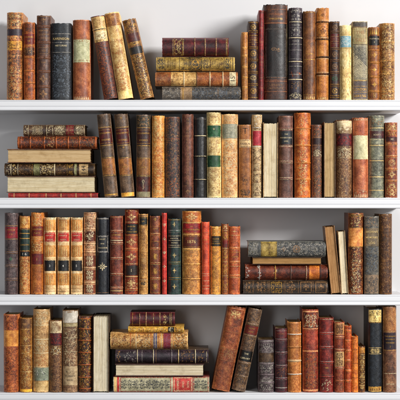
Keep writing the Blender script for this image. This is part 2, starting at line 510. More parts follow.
            while d < H+a:
                p = []
                for i in range(9):
                    x = -a+2*a*i/8; y = d+x*1.1
                    if -H < y < H: p.append((x, y))
                if len(p) > 1: stroke(q(p), mid, .42, inkn)
                d += 1.7
        elif kind == 'teeth':
            k = max(4, int(2*a/1.6))
            for i in range(k):
                c_ = -a+2*a*(i+.5)/k
                poly(q([(c_-.7, H), (c_, -H), (c_+.7, H)]), mid, inkn)
        elif kind == 'frame':
            stroke(q([(-a, -H), (a, -H)]+[(a, -H+2*H*k/6) for k in range(1, 7)]+[(-a, H)]+[(-a, H-2*H*k/6) for k in range(1, 7)]), mid, .38, inkn)
        elif kind == 'chain':
            k = max(2, int(2*H/3.2))
            for i in range(k):
                s_ = -H+2*H*(i+.5)/k
                stroke(q([(x, s_+y) for x, y in circ(0, 0, 1.1, 9)+[(1.1, 0)]]), mid, .35, inkn)
                poly(q([(x, s_+y) for x, y in circ(0, 0, .35, 6)]), mid, inkn)
        elif kind == 'arab':
            k = max(1, round(2*H/(2*a*1.15)))
            for i in range(k):
                s_ = -H+2*H*(i+.5)/k; hh = H/k
                F, L = motif('arabesque')
                for f in F: poly(q([(p[0]*a, s_+p[1]*hh) for p in f]), mid, inkn)
                for l in L: stroke(q([(p[0]*a, s_+p[1]*hh) for p in l]), mid, .5, inkn)
        elif kind == 'streak':
            for _ in range(int(H*2*1.1)):
                x = rnd.uniform(-a, a); y = rnd.uniform(-H, H); l = rnd.uniform(.6, 3.); wd = rnd.uniform(.2, .55)
                stroke(q([(x, y), (x+rnd.uniform(-.4, .4), y+l*.5), (x+rnd.uniform(-.6, .6), y+l)]), mid, wd, inkn)
    D0 = dec(sp, pal, .00032)
    labels = []
    for it in spec['items']:
        k = it[0]; lift[0] += .00003
        if k == 'b' and len(it) > 3:
            for dd in (-.95, .95): line_across(D0, it[1]+dd, .4, it[3])
        elif k == 'g': line_across(D0, it[1], it[2] if len(it) > 2 else .5, it[3] if len(it) > 3 else 'gold')
        elif k == 'd': line_across(D0, it[1], it[2] if len(it) > 2 else .6, it[3] if len(it) > 3 else 'gold', .9, True)
        elif k == 'o': put_motif(D0, it[1], it[2], it[3], it[4] if len(it) > 4 else 'gold', *(it[5:6]))
        elif k == 'f': fill(D0, it[1], it[2], it[3], it[4] if len(it) > 4 else 'gold', *(it[5:6]))
        elif k == 't': put_text(sp, pal, .0004, it[1], it[2], it[3], it[4] if len(it) > 4 else 'gold', *(it[5:6]))
        elif k in ('L', 'P'): labels.append(it)
    spo = sp.build('spine', e, noff, T)
    for it in labels:
        # L: coloured title label, P: patch / panel of another leather, vellum or paper; it[4] = decorations in absolute px
        lp = it[3] if isinstance(it[3], tuple) else None
        if lp is None:
            c = it[3]; l = [int(c[i:i+2], 16) for i in (0, 2, 4)]
            if l[0] > 1.8*l[1]: l[2] *= .72
            hx = lambda f: '%02x%02x%02x' % tuple(max(0, min(255, int(v*f))) for v in l)
            lp = P(hx(.68), hx(1.), hx(1.22), hx(.55), .25, 60, 320, .5, .5)
        g = G(); za, zc = sorted((zpos(it[1]), zpos(it[2])))
        za = max(za, .0012); zc = min(zc, Ln-.0012)
        wide = .992 if it[0] == 'P' else .955
        grid(g, za, zc, -hw*wide, hw*wide, .00042 if it[0] == 'L' else .0003, leather(lp), 18, .0012)
        D1 = dec(g, lp, .00074); lift[0] = 0.
        for d in (it[4] if len(it) > 4 else []):
            k = d[0]; lift[0] += .00003
            if k == 'g': line_across(D1, d[1], d[2] if len(d) > 2 else .45, d[3] if len(d) > 3 else 'gold', .93)
            elif k == 'd': line_across(D1, d[1], .5, d[2] if len(d) > 2 else 'gold', .9, True)
            elif k == 't': put_text(g, lp, .00076, d[1], d[2], d[3], d[4] if len(d) > 4 else 'gold', *(d[5:]))
            elif k == 'o': put_motif(D1, d[1], d[2], d[3], d[4] if len(d) > 4 else 'gold', *(d[5:6]))
            elif k == 'f': fill(D1, d[1], d[2], d[3], d[4] if len(d) > 4 else 'gold', *(d[5:6]))
        nm = 'title_label' if it[0] == 'L' else 'spine_panel'
        o = g.build(nm, e, noff, T)
    # boards and pages
    for nm, a, b in (('front_cover', w/2-bt, w/2), ('back_cover', -w/2, -w/2+bt)):
        g = G(); g.box(a, b, bulge+.0008, depth, 0, h, cmat); g.build(nm, e, noff, T)
    g = G(); g.box(-w/2+bt+.0001, w/2-bt-.0001, bulge*.75+.001, depth-.0045, .003, h-.0035, page_mat(*(pages or ('c9b48a', 'a88a58'))), .0004)
    g.build('page_block', e, noff, T)
    return e

BOOKS = []
def U(row, x0, x1, y0, label, pal, items, **kw):
    BOOKS.append(dict(row=row, flat=False, fore=False, box=(x0, x1, y0, 0), label=label, pal=pal, items=items, group=kw.pop('group', 'old books standing on the white shelves'), **kw))
def F(row, x0, x1, y0, y1, label, pal, items, **kw):
    BOOKS.append(dict(row=row, flat=True, fore=False, box=(x0, x1, y0, y1), label=label, pal=pal, items=items, group=kw.pop('group', 'old books lying flat in stacks'), **kw))
def PU(row, x0, x1, y0, label, pages, cover, **kw):
    BOOKS.append(dict(row=row, flat=False, fore=True, box=(x0, x1, y0, 0), label=label, pal=cover, items=[], pages=pages, group='books turned with their page edges outward', **kw))
def PF(row, x0, x1, y0, y1, label, pages, cover, **kw):
    BOOKS.append(dict(row=row, flat=True, fore=True, box=(x0, x1, y0, y1), label=label, pal=cover, items=[], pages=pages, group='books turned with their page edges outward', **kw))
# ================================================================== TOP SHELF
bk = P('7a6a50', 'a89470', 'c4b288')
U(1, 6, 22, 12, 'tall tan mottled leather book with a dark band, leftmost on the top shelf',
  P('5e3014', 'b4713a', 'dfae6c', '38201c', .75, 90, 230), [('f', 14, 26, 'lace', 'smoke'), ('f', 14, 26, 'lace', 'pale'), ('g', 27.6, .5, 'pale'),
  ('L', 29, 35.5, '40303a'), ('g', 37, .5, 'pale'), ('P', 41, 50, P('a46c24', 'd8a23e', 'edc765', '6a3a18', .3), [('f', 42, 49, 'lace', 'brown')]),
  ('f', 51, 66, 'lace', 'smoke'), ('g', 55.5, .4, 'pale'), ('f', 66, 98, 'rand', 'slate'), ('f', 66, 98, 'rand', 'pale'), ('g', 75, .4, 'pale')])
U(1, 23.3, 34.6, 22, 'narrow orange brown book, second from the left on the top shelf',
  P('6e3418', 'a85e2c', 'cd8846', '4a2418', .4), [('f', 23, 26, 'lace', 'smoke'), ('L', 34, 44, '7c2c22', [('t', 37, 'OEUVRES', 1.7), ('t', 41, 'DE', 1.7)]), ('g', 45.7, .5),
  ('L', 47.5, 55, '57301f', [('f', 48, 54.5, 'lace', 'tan')]), ('b', 57, .001, 'dim'), ('o', 64, 'lozenge', 2.2, 'smoke', 1.2), ('b', 70.5, .001, 'dim'),
  ('o', 77, 'lozenge', 2.2, 'smoke', 1.2), ('b', 82.5, .001, 'dim'), ('o', 89, 'lozenge', 2.2, 'smoke', 1.2), ('f', 26, 33, 'lace', 'smoke')])
U(1, 36, 50.3, 15, 'brown ribbed book with small tooled boxes left of the black cloth book',
  P('382520', '5c4034', '86685a', '2a1a16', .35, 60), [('g', 16.5, .5, 'tan'), ('o', 20.5, 'fleuron', 2.8, 'tan', 3.), ('b', 26.5, .0014, 'copper'), ('t', 30.5, 'MEMOIRES', 1.7, 'tan'),
  ('t', 34.3, 'POUR SERVIR', 1.6, 'tan'), ('t', 38, 'A L HISTOIRE', 1.6, 'tan'), ('b', 42.3, .0014, 'copper'), ('g', 46, .3, 'copper'), ('o', 50.7, 'frame', 3., 'tan', 5.2), ('t', 50.7, 'VIII', 2.6, 'tan'), ('g', 55.3, .3, 'copper'),
  ('b', 57.8, .0014, 'copper'), ('t', 62.5, 'TOME', 1.6, 'tan'), ('o', 66, 'disc', .4, 'tan'), ('b', 71.5, .0014, 'copper'), ('o', 79, 'cross', 4., 'tan', 4.), ('b', 86.7, .0014, 'copper'), ('o', 94, 'cross', 4., 'tan', 4.)])
U(1, 51.3, 71, 23, 'wide black cloth book with an embossed pattern and gold title lines',
  P('0d1014', '1c2127', '39414a', '4b555e', .3, 90, 200, .5, .25), [('f', 24.5, 32, 'rand', 'slate'), ('g', 33.8, .5, 'silver'), ('t', 38.8, 'KARENSION', 2.7, 'pale'), ('o', 42.6, 'disc', .6, 'silver'), ('g', 42.6, .3, 'silver'), ('t', 45.7, 'HISTORIAE', 2., 'cream'),
  ('g', 52.4, .45, 'silver'), ('f', 55, 98, 'lace', 'grey', .86), ('f', 55, 98, 'lace', 'slate', .86)], round=.16)
U(1, 72.2, 90, 19.5, 'terracotta leather book with a large pale green paper label, beside the leaning books',
  P('84482c', 'ac6a42', 'c89064', '5a2c20', .3, 40, 180), [('g', 38.6, .5, 'tan'), ('L', 39.5, 62.3, P('a3a582', 'c6c7a6', 'dadabd', '8e8e66', .3, 60, 260, .7), [('f', 40, 42, 'lace', 'tan'), ('f', 59.5, 61.6, 'lace', 'tan')]), ('g', 63.4, .5, 'tan'), ('f', 96, 99.5, 'teeth', 'cream', .9), ('g', 21, .4, 'brown')])
U(1, 103.5, 117.5, 15.6, 'leaning book with a cream vellum top over dark plum leather speckled with rust',
  P('33201f', '573633', '7c5048', 'a2572c', .6, 60, 260), [('P', 16.8, 42, P('a88a54', 'd3b782', 'e9d6a6', '7a5428', .35, 50), [('f', 18, 28, 'rand', 'tan'), ('f', 35, 42, 'rand', 'brown')]), ('b', 29.2, .0012), ('g', 29.6, .9, 'black'),
  ('L', 31.5, 39.5, 'dccda6', [('f', 32.5, 38.5, 'rand', 'tan')]), ('f', 43, 98, 'rand', 'rust')], lean=-9.2)
U(1, 118.2, 133, 12.2, 'leaning yellow vellum book with rusty stains, middle one of the three leaning',
  P('b08c50', 'dcbe80', 'f0deaa', '99541f', .45, 40, 150), [('P', 13.5, 26, P('7c4a20', 'b98244', 'd9b06a', '5c2c14', .6)), ('f', 40, 54, 'rand', 'rust'), ('f', 64, 91, 'rand', 'rust'), ('f', 64, 91, 'rand', 'rust'), ('g', 41.5, .4, 'tan'), ('P', 92, 99, P('c8a860', 'e8d290', 'f4e6b4'))], lean=-9.4)
U(1, 140.3, 154, 18.4, 'leaning dark brown book freckled with gold, standing alone just before the flat stack',
  P('33211a', '84592f', 'c79a58', '2a1a16', .65, 100, 240), [('f', 20, 32, 'rand', 'gold'), ('L', 33, 41.5, '5e2c2e'), ('g', 42.6, .4), ('f', 43, 46, 'lace', 'gold'), ('L', 47, 54, '393432'), ('g', 55, .4), ('f', 56, 98, 'rand', 'gold'), ('f', 56, 98, 'rand', 'smoke'), ('f', 56, 98, 'rand', 'pale')], lean=-13.2)
mar = P('30121a', '541c22', '7a3032', '2a0e12', .3, 50)
F(1, 162, 229, 37, 56, 'maroon book with gold ribs, on top of the flat stack on the top shelf', mar,
  [('d', 173, .7, 'pale'), ('f', 174, 181, 'lace', 'pale'), ('d', 183.4, .8, 'pale'), ('g', 174.4, .4), ('g', 182.4, .4), ('b', 194.8, .001), ('d', 194.8, .8, 'pale'), ('b', 205.2, .001), ('d', 205.2, .8, 'pale'), ('b', 216.2, .001), ('d', 216.2, .8, 'pale'), ('d', 226.4, .8, 'pale'), ('g', 227.5, .4)], depth=.15)
F(1, 156, 235, 56.4, 71, 'mustard gold patterned book with a round emblem on its spine, second in its stack', P('7e6a36', 'b59a54', 'd2ba72', '6a5428', .3, 60),
  [('f', 158, 164, 'arab', 'slate', .9), ('g', 157.3, .5, 'smoke'), ('g', 165, .5, 'smoke'), ('g', 170.5, .3, 'brown'), ('t', 168, 'TRAVELS', 1.8, 'brown', True), ('t', 175, 'THROUGH', 1.8, 'brown', True), ('g', 179.5, .4, 'smoke'), ('f', 181, 188, 'lace', 'smoke'),
  ('P', 188.5, 202, P('3a3426', '5a5136', '87743e'), [('f', 189, 202, 'lace', 'gold'), ('o', 195.3, 'disc', 5.8, 'gold'), ('o', 195.3, 'trefoil', 5.2, 'slate')]), ('f', 203, 209, 'arab', 'smoke'), ('g', 210, .3, 'brown'), ('o', 215, 'frame', 4., 'brown', 4.4), ('o', 215, 'frame', 2.4, 'brown', 2.8), ('f', 220, 223, 'lace', 'brown'), ('g', 224.3, .6, 'smoke'),
  ('f', 225.5, 229.5, 'arab', 'slate', .92), ('g', 230.5, .5, 'smoke'), ('g', 233, .6, 'smoke')], cover=P('2a2219', '3a3022', '57492e'), depth=.16)
F(1, 155, 238, 71.4, 86, 'brown ribbed book with a cream panel and a small numbered ticket, third in its stack', P('6e3c20', 'a0653a', 'c48d56', '4c2818', .4, 60),
  [('f', 157, 175, 'rand', 'tan'), ('P', 171, 197, P('a27c48', 'cbaa6e', 'e2c88e', '8e6232', .4), [('f', 172, 183, 'rand', 'brown'), ('f', 185, 196, 'rand', 'tan')]), ('b', 184, .001), ('g', 184, 1.1, 'cream'), ('b', 197, .001), ('g', 197, 1., 'brown'), ('b', 210, .001), ('g', 210, 1., 'cream'), ('b', 223, .001), ('g', 223, 1., 'cream'),
  ('f', 199, 208, 'rand', 'rust'), ('f', 212, 221, 'rand', 'rust'), ('L', 229.5, 236, 'e6d8b4', [('t', 232.8, '15', 5., 'black', True)])], cover=P('1e1610', '33261a', '4a3a28'), depth=.165)
F(1, 162, 241, 86.4, 99.6, 'grey marbled book with a tan strip, bottom of the top shelf stack', P('3c3a3a', '68625a', '938a7c', '4e5058', .5, 80, 200),
  [('f', 164, 180, 'rand', 'silver'), ('P', 180.5, 192, P('7e6850', 'a48b6c', 'bda586'), [('g', 183, 1., 'gold')]), ('f', 193, 239, 'lace', 'grey', .9), ('f', 193, 239, 'lace', 'slate', .9), ('g', 218, .4, 'tan')], depth=.16)
U(1, 242, 248, 32, 'very narrow light brown ribbed book, just right of the flat stack on the top shelf', P('7c4c20', 'ac7638', 'cd9a56', '5e3416', .3), [('b', z, .001, 'pale') for z in (48, 56, 67, 77.5, 87.5)]+[('g', 34, .4)])
U(1, 248.2, 258.4, 21, 'dark brown book with gold rosettes and a red label, by the slim dark red one', P('261711', '43291c', '6a4830', '5a2018', .25, 60),
  [('g', 22.5, .5), ('o', 27, 'rosette', 2.6, 'gold'), ('b', 31.5, .001, 'gold'), ('L', 33, 46.5, '58201c', [('t', 35.5, 'COLLECTION', 1.4, 'gold'), ('g', 38, .3), ('t', 40, 'OF POEMS', 1.5, 'gold'), ('g', 42.3, .3), ('t', 44.3, 'VOL', 1.4, 'gold')]), ('b', 47.8, .001, 'gold'),
  ('o', 53.6, 'rosette', 2.7, 'gold'), ('b', 60, .001, 'gold'), ('o', 66.3, 'rosette', 2.7, 'gold'), ('b', 72.3, .001, 'gold'), ('o', 78, 'ring', 2.4, 'pale', 3.3), ('b', 84.5, .001, 'gold'), ('o', 91, 'rosette', 2.8, 'gold'), ('g', 97.5, .5)])
U(1, 258.6, 263.6, 10, 'slim dark red book squeezed left of the widest dark book', P('551216', '7e1f22', 'a23a34'), [('g', z, .4, 'tan') for z in (28, 42, 62, 78, 88)]+[('g', 12, .3, 'tan')])
U(1, 263.8, 288.2, 4, 'widest and tallest book on the top shelf, nearly black leather with a brown gilt head', P('0e0806', '1c100c', '2e1a12', '4c2c1c', .12, 40, 120, .42),
  [('P', 5.2, 24, P('2e1810', '4c2c1c', '71482c', '8a5a30', .2), [('g', 9.4, .4, 'copper'), ('t', 14.2, 'HISTORISCHE', 1.9, 'copper'), ('t', 18.7, 'ANECDOTES', 1.9, 'gold'), ('g', 23, .7, 'copper')]), ('f', 27, 32, 'rand', 'smoke'), ('o', 29, 'frame', 0.1, 'copper', .1), ('o', 53, 'frame', 24, 'smoke', 9.6),
  ('o', 50, 'curl', 3.2, 'tan', 5.4), ('g', 77.8, .3, 'copper'), ('P', 79, 99, P('2c1812', '4a2c20', '6b4430', '8c5c38', .2), [('g', 81.2, .6, 'copper'), ('t', 85, 'L O N D O N', 1.8, 'tan'), ('t', 88.3, 'I N S T I T U T E', 1.7, 'tan'), ('g', 91.5, .6, 'copper')])], round=.22)
U(1, 289, 302.4, 7.5, 'tall slate purple book with pale silver rules, right of the widest dark book', P('241f24', '3e363f', '64585f', '2a2428', .3, 60, 240),
  [('f', 9, 13, 'lace', 'silver'), ('f', 14.5, 20, 'lace', 'silver'), ('g', 21.7, .7, 'cream'), ('t', 25, 'THEATRE', 1.6, 'silver'), ('g', 27.5, .3, 'silver'), ('f', 29, 36, 'lace', 'silver'), ('g', 37.7, .8, 'cream'), ('t', 41, 'TOME IV', 1.5, 'silver'), ('g', 44.2, .5, 'silver'), ('g', 50, .3, 'silver'),
   ('g', 58.8, .3, 'silver'), ('g', 61.5, .8, 'cream'), ('g', 66.2, .6, 'silver'), ('f', 72, 77, 'rand', 'rust'), ('g', 74.3, .5, 'silver'), ('g', 79.5, .9, 'cream'), ('f', 81, 89, 'rand', 'tan'), ('f', 93, 99, 'lace', 'cream'), ('b', 37.7, .001), ('b', 61.5, .001), ('b', 79.5, .001)])
U(1, 303.4, 316, 10.8, 'plain warm brown calf book with thin gold rules, right of the slate purple one', P('4c2c17', '7c5029', 'a3733f', '5a3018', .3, 26, 160), [('g', 12.3, .4), ('g', 40.3, .6, 'copper'), ('g', 41.5, .3, 'copper'), ('t', 54, 'A VIENNE', 1.4), ('g', 59.6, .6), ('f', 95.3, 99, 'teeth', 'pale', .9), ('g', 94.6, .4)])
U(1, 316.8, 329.3, 7.5, 'caramel leather book crossed by black ribs on the top shelf', P('8a5420', 'ba7e36', 'd59f58', '6e3c18', .25, 40),
  [('g', 20.3, .5, 'cream'), ('b', 22, .0016), ('g', 22, 1.7, 'black'), ('o', 30.5, 'frame', 6.6, 'brown', 5.1), ('f', 26, 35.5, 'lace', 'brown', .7), ('b', 39.2, .0016), ('g', 39.2, 1.7, 'black'), ('g', 37.5, .5, 'cream'), ('b', 57, .0016), ('g', 57, 1.7, 'black'), ('g', 58.7, .5, 'cream'), ('b', 74, .0016), ('g', 74, 1.7, 'black'), ('g', 72.3, .5, 'cream'), ('g', 75.7, .5, 'cream'), ('f', 96.5, 99.3, 'teeth', 'pale'), ('o', 15, 'rosette', 1.4, 'brown')])
U(1, 330, 339.7, 21, 'dark chocolate book with ringed rosettes and a small red label beside the vellum book', P('1d1311', '36241e', '573c2e', '6a2a20', .25),
  [('g', 22.4, .5, 'tan'), ('o', 27.3, 'rosette', 2.4, 'tan'), ('b', 32, .001, 'tan'), ('L', 34, 47, '5c1c24', [('t', 36.6, 'HISTOIRE', 1.5, 'tan'), ('g', 39, .3, 'tan'), ('t', 41.3, 'NATURELLE', 1.5, 'tan'), ('g', 43.6, .3, 'tan'), ('t', 45.3, 'III', 1.2, 'tan')]), ('b', 48.5, .001, 'tan'), ('o', 54.5, 'rosette', 2.6, 'tan'), ('b', 60.5, .001, 'tan'),
   ('o', 66.5, 'rosette', 2.6, 'tan'), ('b', 72.5, .001, 'tan'), ('o', 78.7, 'ring', 2.7, 'green', 2.9), ('b', 85.2, .001, 'gold'), ('o', 91, 'rosette', 2.6, 'gold'), ('b', 96.5, .001, 'gold')])
U(1, 340.3, 352, 25, 'pale cream vellum book with a light blue label', P('b89e66', 'dcc990', 'eee0b4', '8a6a36', .3, 40, 120, .6), [('g', 34.5, .3, 'tan'), ('L', 36, 47.3, P('6a919e', '86abb6', 'a2c1c8', '5a7c88', .3), [('f', 37, 46, 'lace', 'white')]), ('g', 48.6, .3, 'tan'), ('f', 49, 98, 'streak', 'tan')])
U(1, 353, 368, 21.2, 'olive cloth book with a slanting striped panel and dull title, on the top shelf', P('857751', 'ab9d74', 'c6ba94', '6e6144', .3, 60, 260, .65, .3),
  [('P', 22, 27.5, P('3c3532', '58504a', '766c60'), [('g', 27, .5, 'tan')]), ('t', 32.4, 'THE', 3.8, 'tan'), ('t', 40., 'TALE', 3.8, 'tan'), ('g', 44.5, .7, 'smoke'), ('P', 45.2, 79.5, P('6c6658', '8c8672', 'aaa48c'), [('f', 46.5, 78.5, 'hatch', 'cream', .9), ('f', 46.5, 78.5, 'hatch', 'slate', .9), ('f', 48, 60, 'rand', 'slate', .7)]),
   ('P', 80.3, 99, P('4c4444', '665c5a', '807470'), [('g', 80.8, .6, 'gold'), ('g', 86.2, .4, 'gold'), ('t', 89.4, 'LONDON', 3.2, 'gold'), ('g', 92.3, .5, 'gold'), ('f', 94, 97, 'teeth', 'gold')])], round=.12)
U(1, 368.7, 380, 27, 'red brown ribbed book with a small black label, second from right on top shelf', P('683a1e', '98602f', 'bd8749', '4e2816', .3, 50),
  [('f', 28, 34.5, 'teeth', 'gold'), ('L', 36, 45.2, '231b18', [('t', 38.8, 'PLUTARCH', 1.5, 'cream'), ('t', 42.2, 'II', 1.7, 'cream')]), ('g', 47, .5), ('b', 50, .001), ('o', 55, 'lozenge', 2.8, 'gold', 3.6), ('b', 62.6, .0012, 'gold'), ('o', 69.8, 'lozenge', 2.3, 'gold', 3.6), ('b', 76.8, .0012, 'gold'), ('o', 84.6, 'lozenge', 2.6, 'gold', 3.6), ('b', 91.3, .0012, 'gold'), ('f', 93, 98, 'chain', 'gold')])
U(1, 380.4, 395.4, 23, 'light brown book tooled all over with fine gold, rightmost on the top shelf', P('683f1c', '9d7038', 'cba362', '4e2c14', .45, 60),
  [('f', 25, 41, 'lace', 'pale'), ('b', 42.3, .001, 'pale'), ('f', 44, 59, 'lace', 'pale'), ('b', 60.7, .001, 'pale'), ('f', 63, 73, 'lace', 'gold'), ('b', 74.2, .001, 'pale'), ('f', 76, 90, 'lace', 'pale'), ('b', 91.5, .001, 'pale'), ('f', 94, 98, 'lace', 'pale'), ('f', 26, 96, 'rand', 'brown')])
# ================================================================== SECOND SHELF
F(2, 23, 85, 124.6, 136, 'small cream laced brown book with a crimson label, topmost on the second shelf stack', P('33241c', '5a4434', '8a7458', '2a1c16', .3),
  [('g', 28, .6, 'cream'), ('f', 24, 28, 'rand', 'cream'), ('f', 31, 43, 'hatch', 'cream'), ('g', 44.2, .7, 'smoke'), ('g', 46.5, .6, 'cream'), ('f', 48, 51, 'rand', 'cream'), ('g', 52.6, .6, 'cream'), ('f', 54, 64, 'rand', 'cream'), ('f', 54, 64, 'hatch', 'cream'), ('L', 66, 73.6, '7c2440', [('f', 67, 73, 'lace', 'tan')]), ('f', 75, 83, 'hatch', 'cream'), ('f', 75, 83, 'rand', 'cream'), ('g', 84, .5, 'cream')], depth=.15)
F(2, 17, 97, 136.3, 148.4, 'dark mottled book with orange ribs, second from the top of the second shelf stack', P('35201c', '6a3824', 'a05c30', 'cc7430', .4, 90, 220),
  [('b', z, .0012) for z in (20.5, 30, 44, 56, 68, 79.5)]+[('g', z, 1.2, 'rust') for z in (18.6, 30, 44, 56, 68, 79.5, 95.3)]+[('f', 33, 42, 'rand', 'rust'), ('f', 46, 54, 'rand', 'pale'), ('f', 58, 66, 'rand', 'rust'), ('f', 70, 94, 'rand', 'tan'), ('f', 20, 94, 'rand', 'slate')], depth=.155)
PF(2, 7, 91, 149, 162.8, 'thick book showing plain tan page edges, third from the top of its stack', ('dcc094', 'c4a270', '9c7646'), P('4a2e1c', '6a452c', '85603c'), depth=.15)
F(2, 4, 95, 163.2, 175.8, 'dark gilt book with olive patches and a numbered ticket, poking out left of its stack', P('241811', '4a3420', '786038', '1c120e', .4, 60),
  [('f', 6, 10, 'rand', 'cream'), ('g', 10.7, .8, 'cream'), ('f', 12, 17, 'lace', 'pale'), ('g', 17.7, .6, 'cream'), ('f', 19, 31, 'rand', 'tan'), ('g', 32, .4, 'gold'), ('P', 33.5, 39.5, P('5c5a3a', '8a8a60', 'b0ae84')), ('f', 40, 53, 'lace', 'pale'), ('f', 40, 53, 'rand', 'cream'), ('g', 54.5, 1.2, 'cream'), ('f', 57, 66, 'rand', 'tan'), ('g', 67, .5, 'gold'), ('f', 68, 73, 'lace', 'gold'), ('P', 74.2, 76.6, P('7c7c58', 'a2a27c', 'c4c29c')),
   ('L', 79, 88, 'd3b78a', [('t', 83.5, '144', 4.6, 'black', True)])], depth=.155, cover=P('1e1410', '34231a', '4e3826'))
PF(2, 6.5, 95, 176.2, 192.6, 'thick book with cream ruled page edges, second from the bottom of its stack', ('ecdfbe', 'd0bc92', 'a08a62'), P('3c261a', '5a3c28', '755638'), depth=.16)
F(2, 8, 98, 193, 197.6, 'thin bright red book with gold ticks, under the whole second shelf stack', P('641412', '942420', 'ba4030'), [('g', z, .7, 'pale') for z in (14, 29, 46, 61, 76, 91)], depth=.16, round=.2)
BR = P('3a2c22', '695442', '8f7862', '46362a', .3, 50, 220)
def vol(x0, x1, y0, label, extra, lab='5c2024', tan='a06e3a', vn='VOL I', **kw):
    U(2, x0, x1, y0, label, BR, [('g', 127.7, .5), ('L', 129, 144.5, lab, [('g', 130.2, .3), ('t', 133.4, 'GOLDSMITHS', 1.7), ('t', 140.3, 'WORKS', 2.), ('g', 143.5, .3)]), ('g', 145.8, .6),
      ('g', 158.2, .5), ('P', 159, 175, P('744a26', tan, 'c08c50', '5e3a1e', .3, 50), [('t', 167.4, vn, 1.6)]), ('g', 176, .6)]+extra, **kw)
vol(104.3, 118, 114.2, 'first of the leaning brown twin books with red labels, nearest the flat stack', [('g', 195.3, 1.4, 'gold'), ('b', 127.7, .0008), ('b', 176, .0008)], lean=-5.4)
vol(121, 134.6, 114, 'second leaning brown twin book with a tiny gold mark above its red label', [('o', 118.5, 'fleuron', 1.2), ('o', 148, 'fleuron', 1.), ('P', 193.2, 197, P('a8741e', 'd8a23e', 'eec468')), ('b', 127.7, .0008)], vn='VOL II', tan='a8743c', lean=-5.)
vol(136, 150.2, 114.6, 'upright brown book with dull red label and a pale key shaped mark near its foot',
    [('P', 116, 126.5, P('2c2a22', '4c483c', '6c6854'), [('f', 117, 126, 'lace', 'tan'), ('f', 117, 126, 'rand', 'black')]), ('P', 177.2, 191.6, P('321410', '5a241c', '7c4030', '241410', .5), [('o', 184.5, 'key', 5., 'cream', 3.)]), ('P', 192, 196.9, P('66604a', '8c866a', 'aaa486'))], lab='4c2428', tan='8c6434', vn='VOL IV')
U(2, 151.7, 164.4, 115.6, 'golden orange gilt book, brightest on the second shelf', P('a05c1c', 'd08e38', 'eab968', 'f5d998', .45, 50, 240), [('f', 117, 196, 'lace', 'pale'), ('f', 121, 140, 'lace', 'pale'), ('f', 145, 190, 'lace', 'rust'), ('g', 137, .4, 'rust')])
U(2, 165, 180.2, 116.6, 'dark blue brown mottled book with orange flecks, right of the golden orange one', P('222228', '463c3e', '75604f', 'b8652f', .35, 90, 220), [('f', 118, 196, 'rand', 'tan'), ('f', 118, 152, 'rand', 'slate'), ('f', 145, 196, 'rand', 'slate'), ('f', 178, 196, 'rand', 'rust'), ('g', 139, .4, 'rust'), ('g', 118, .4, 'rust')])
U(2, 182, 193.6, 114, 'reddish brown book with a faint chain pattern down its middle', P('43251a', '6e4231', '906150', '5a3224', .3, 60), [('f', 118, 185, 'chain', 'tan', .4), ('g', 136, .3, 'tan'), ('g', 186, .3, 'tan'), ('o', 192, 'fleuron', 2.5, 'tan'), ('g', 116, .3, 'tan')])
U(2, 194.6, 206, 117, 'slim black leather book with three thin cream rules', P('0c0c0d', '1d1d1f', '3a3a3c', '4a4a4c', .15, 60, 200, .4, .5), [('b', 135.8, .001), ('g', 135.8, .8, 'cream'), ('b', 156.2, .001), ('g', 156.2, .6, 'cream'), ('b', 179.4, .001), ('g', 179.4, .6, 'cream'), ('g', 119, .3, 'silver')])
VL = P('ba9f68', 'dac893', 'ebdeb2', 'a08450', .35, 60, 200, .6)
U(2, 207, 221.3, 112.2, 'pale vellum book with two green bands', VL, [('f', 114, 123, 'lace', 'tan'), ('L', 125.5, 137.6, P('1c4428', '2e6240', '4a7e58', '1a3a24', .3), [('o', 129, 'floret', 1.2, 'cream'), ('g', 137, .3, 'cream')]), ('g', 124.7, .4, 'tan'), ('f', 140, 153, 'lace', 'tan'), ('L', 155.6, 167, P('1c4428', '2c5c3c', '467852', '1a3a24', .3)), ('f', 169, 182, 'lace', 'tan'), ('g', 183, .5, 'tan'), ('f', 184, 195, 'lace', 'tan')])
U(2, 221.8, 238.4, 114, 'broad peach tan book with a grey label, right of the green banded book', P('ac7e4c', 'd4aa74', 'ecd0a0', 'e8c890', .35, 50, 200), [('L', 124, 138.6, P('7c7e6e', '9c9c8a', 'bab8a6', '6c6e60', .4), [('f', 125, 138, 'streak', 'cream')]), ('g', 139.8, .8, 'cream'), ('f', 115, 123, 'lace', 'cream'), ('f', 142, 195, 'lace', 'cream'), ('f', 142, 195, 'rand', 'rust'), ('g', 166.5, .5, 'cream'), ('g', 178, .5, 'cream'), ('g', 153, .5, 'cream')])
U(2, 239.2, 251.6, 124.6, 'short caramel book marked with a black letter T above a cream label', P('7c4c20', 'ac7438', 'ca9656', '6a3c18', .25, 30), [('t', 131, 'T', 7., 'black'), ('P', 139.5, 147.6, P('a98c62', 'd0b486', 'e4cda4'), [('g', 140.4, .5, 'brown'), ('t', 143.8, 'FABELN', 2.2, 'brown'), ('g', 146.9, .5, 'brown')]), ('o', 181.5, 'curl', 3.2, 'black', 3.2), ('f', 178, 185, 'rand', 'black', .5), ('f', 190, 197, 'rand', 'black'), ('f', 190, 197, 'lace', 'black')], round=.18)
U(2, 252.1, 262, 114.6, 'slim cream and brown patterned book with a crimson label', P('8e7450', 'baa27c', 'd8c8a2', '6c4c2c', .5, 80, 200), [('f', 116, 126, 'rand', 'white'), ('g', 127.7, .7, 'white'), ('f', 128, 130, 'lace', 'brown'), ('L', 131, 145.6, P('86182a', 'ac2c3e', 'c44e58')), ('g', 146.8, .7, 'white'), ('f', 149, 160, 'lace', 'brown'), ('o', 154, 'ring', 2.6, 'cream'), ('f', 160, 196, 'lace', 'brown'), ('o', 166, 'ring', 2.6, 'cream'), ('o', 178, 'ring', 2.6, 'cream'), ('g', 172, .6, 'cream'), ('g', 184, .6, 'cream'), ('f', 185, 196, 'lace', 'cream')])
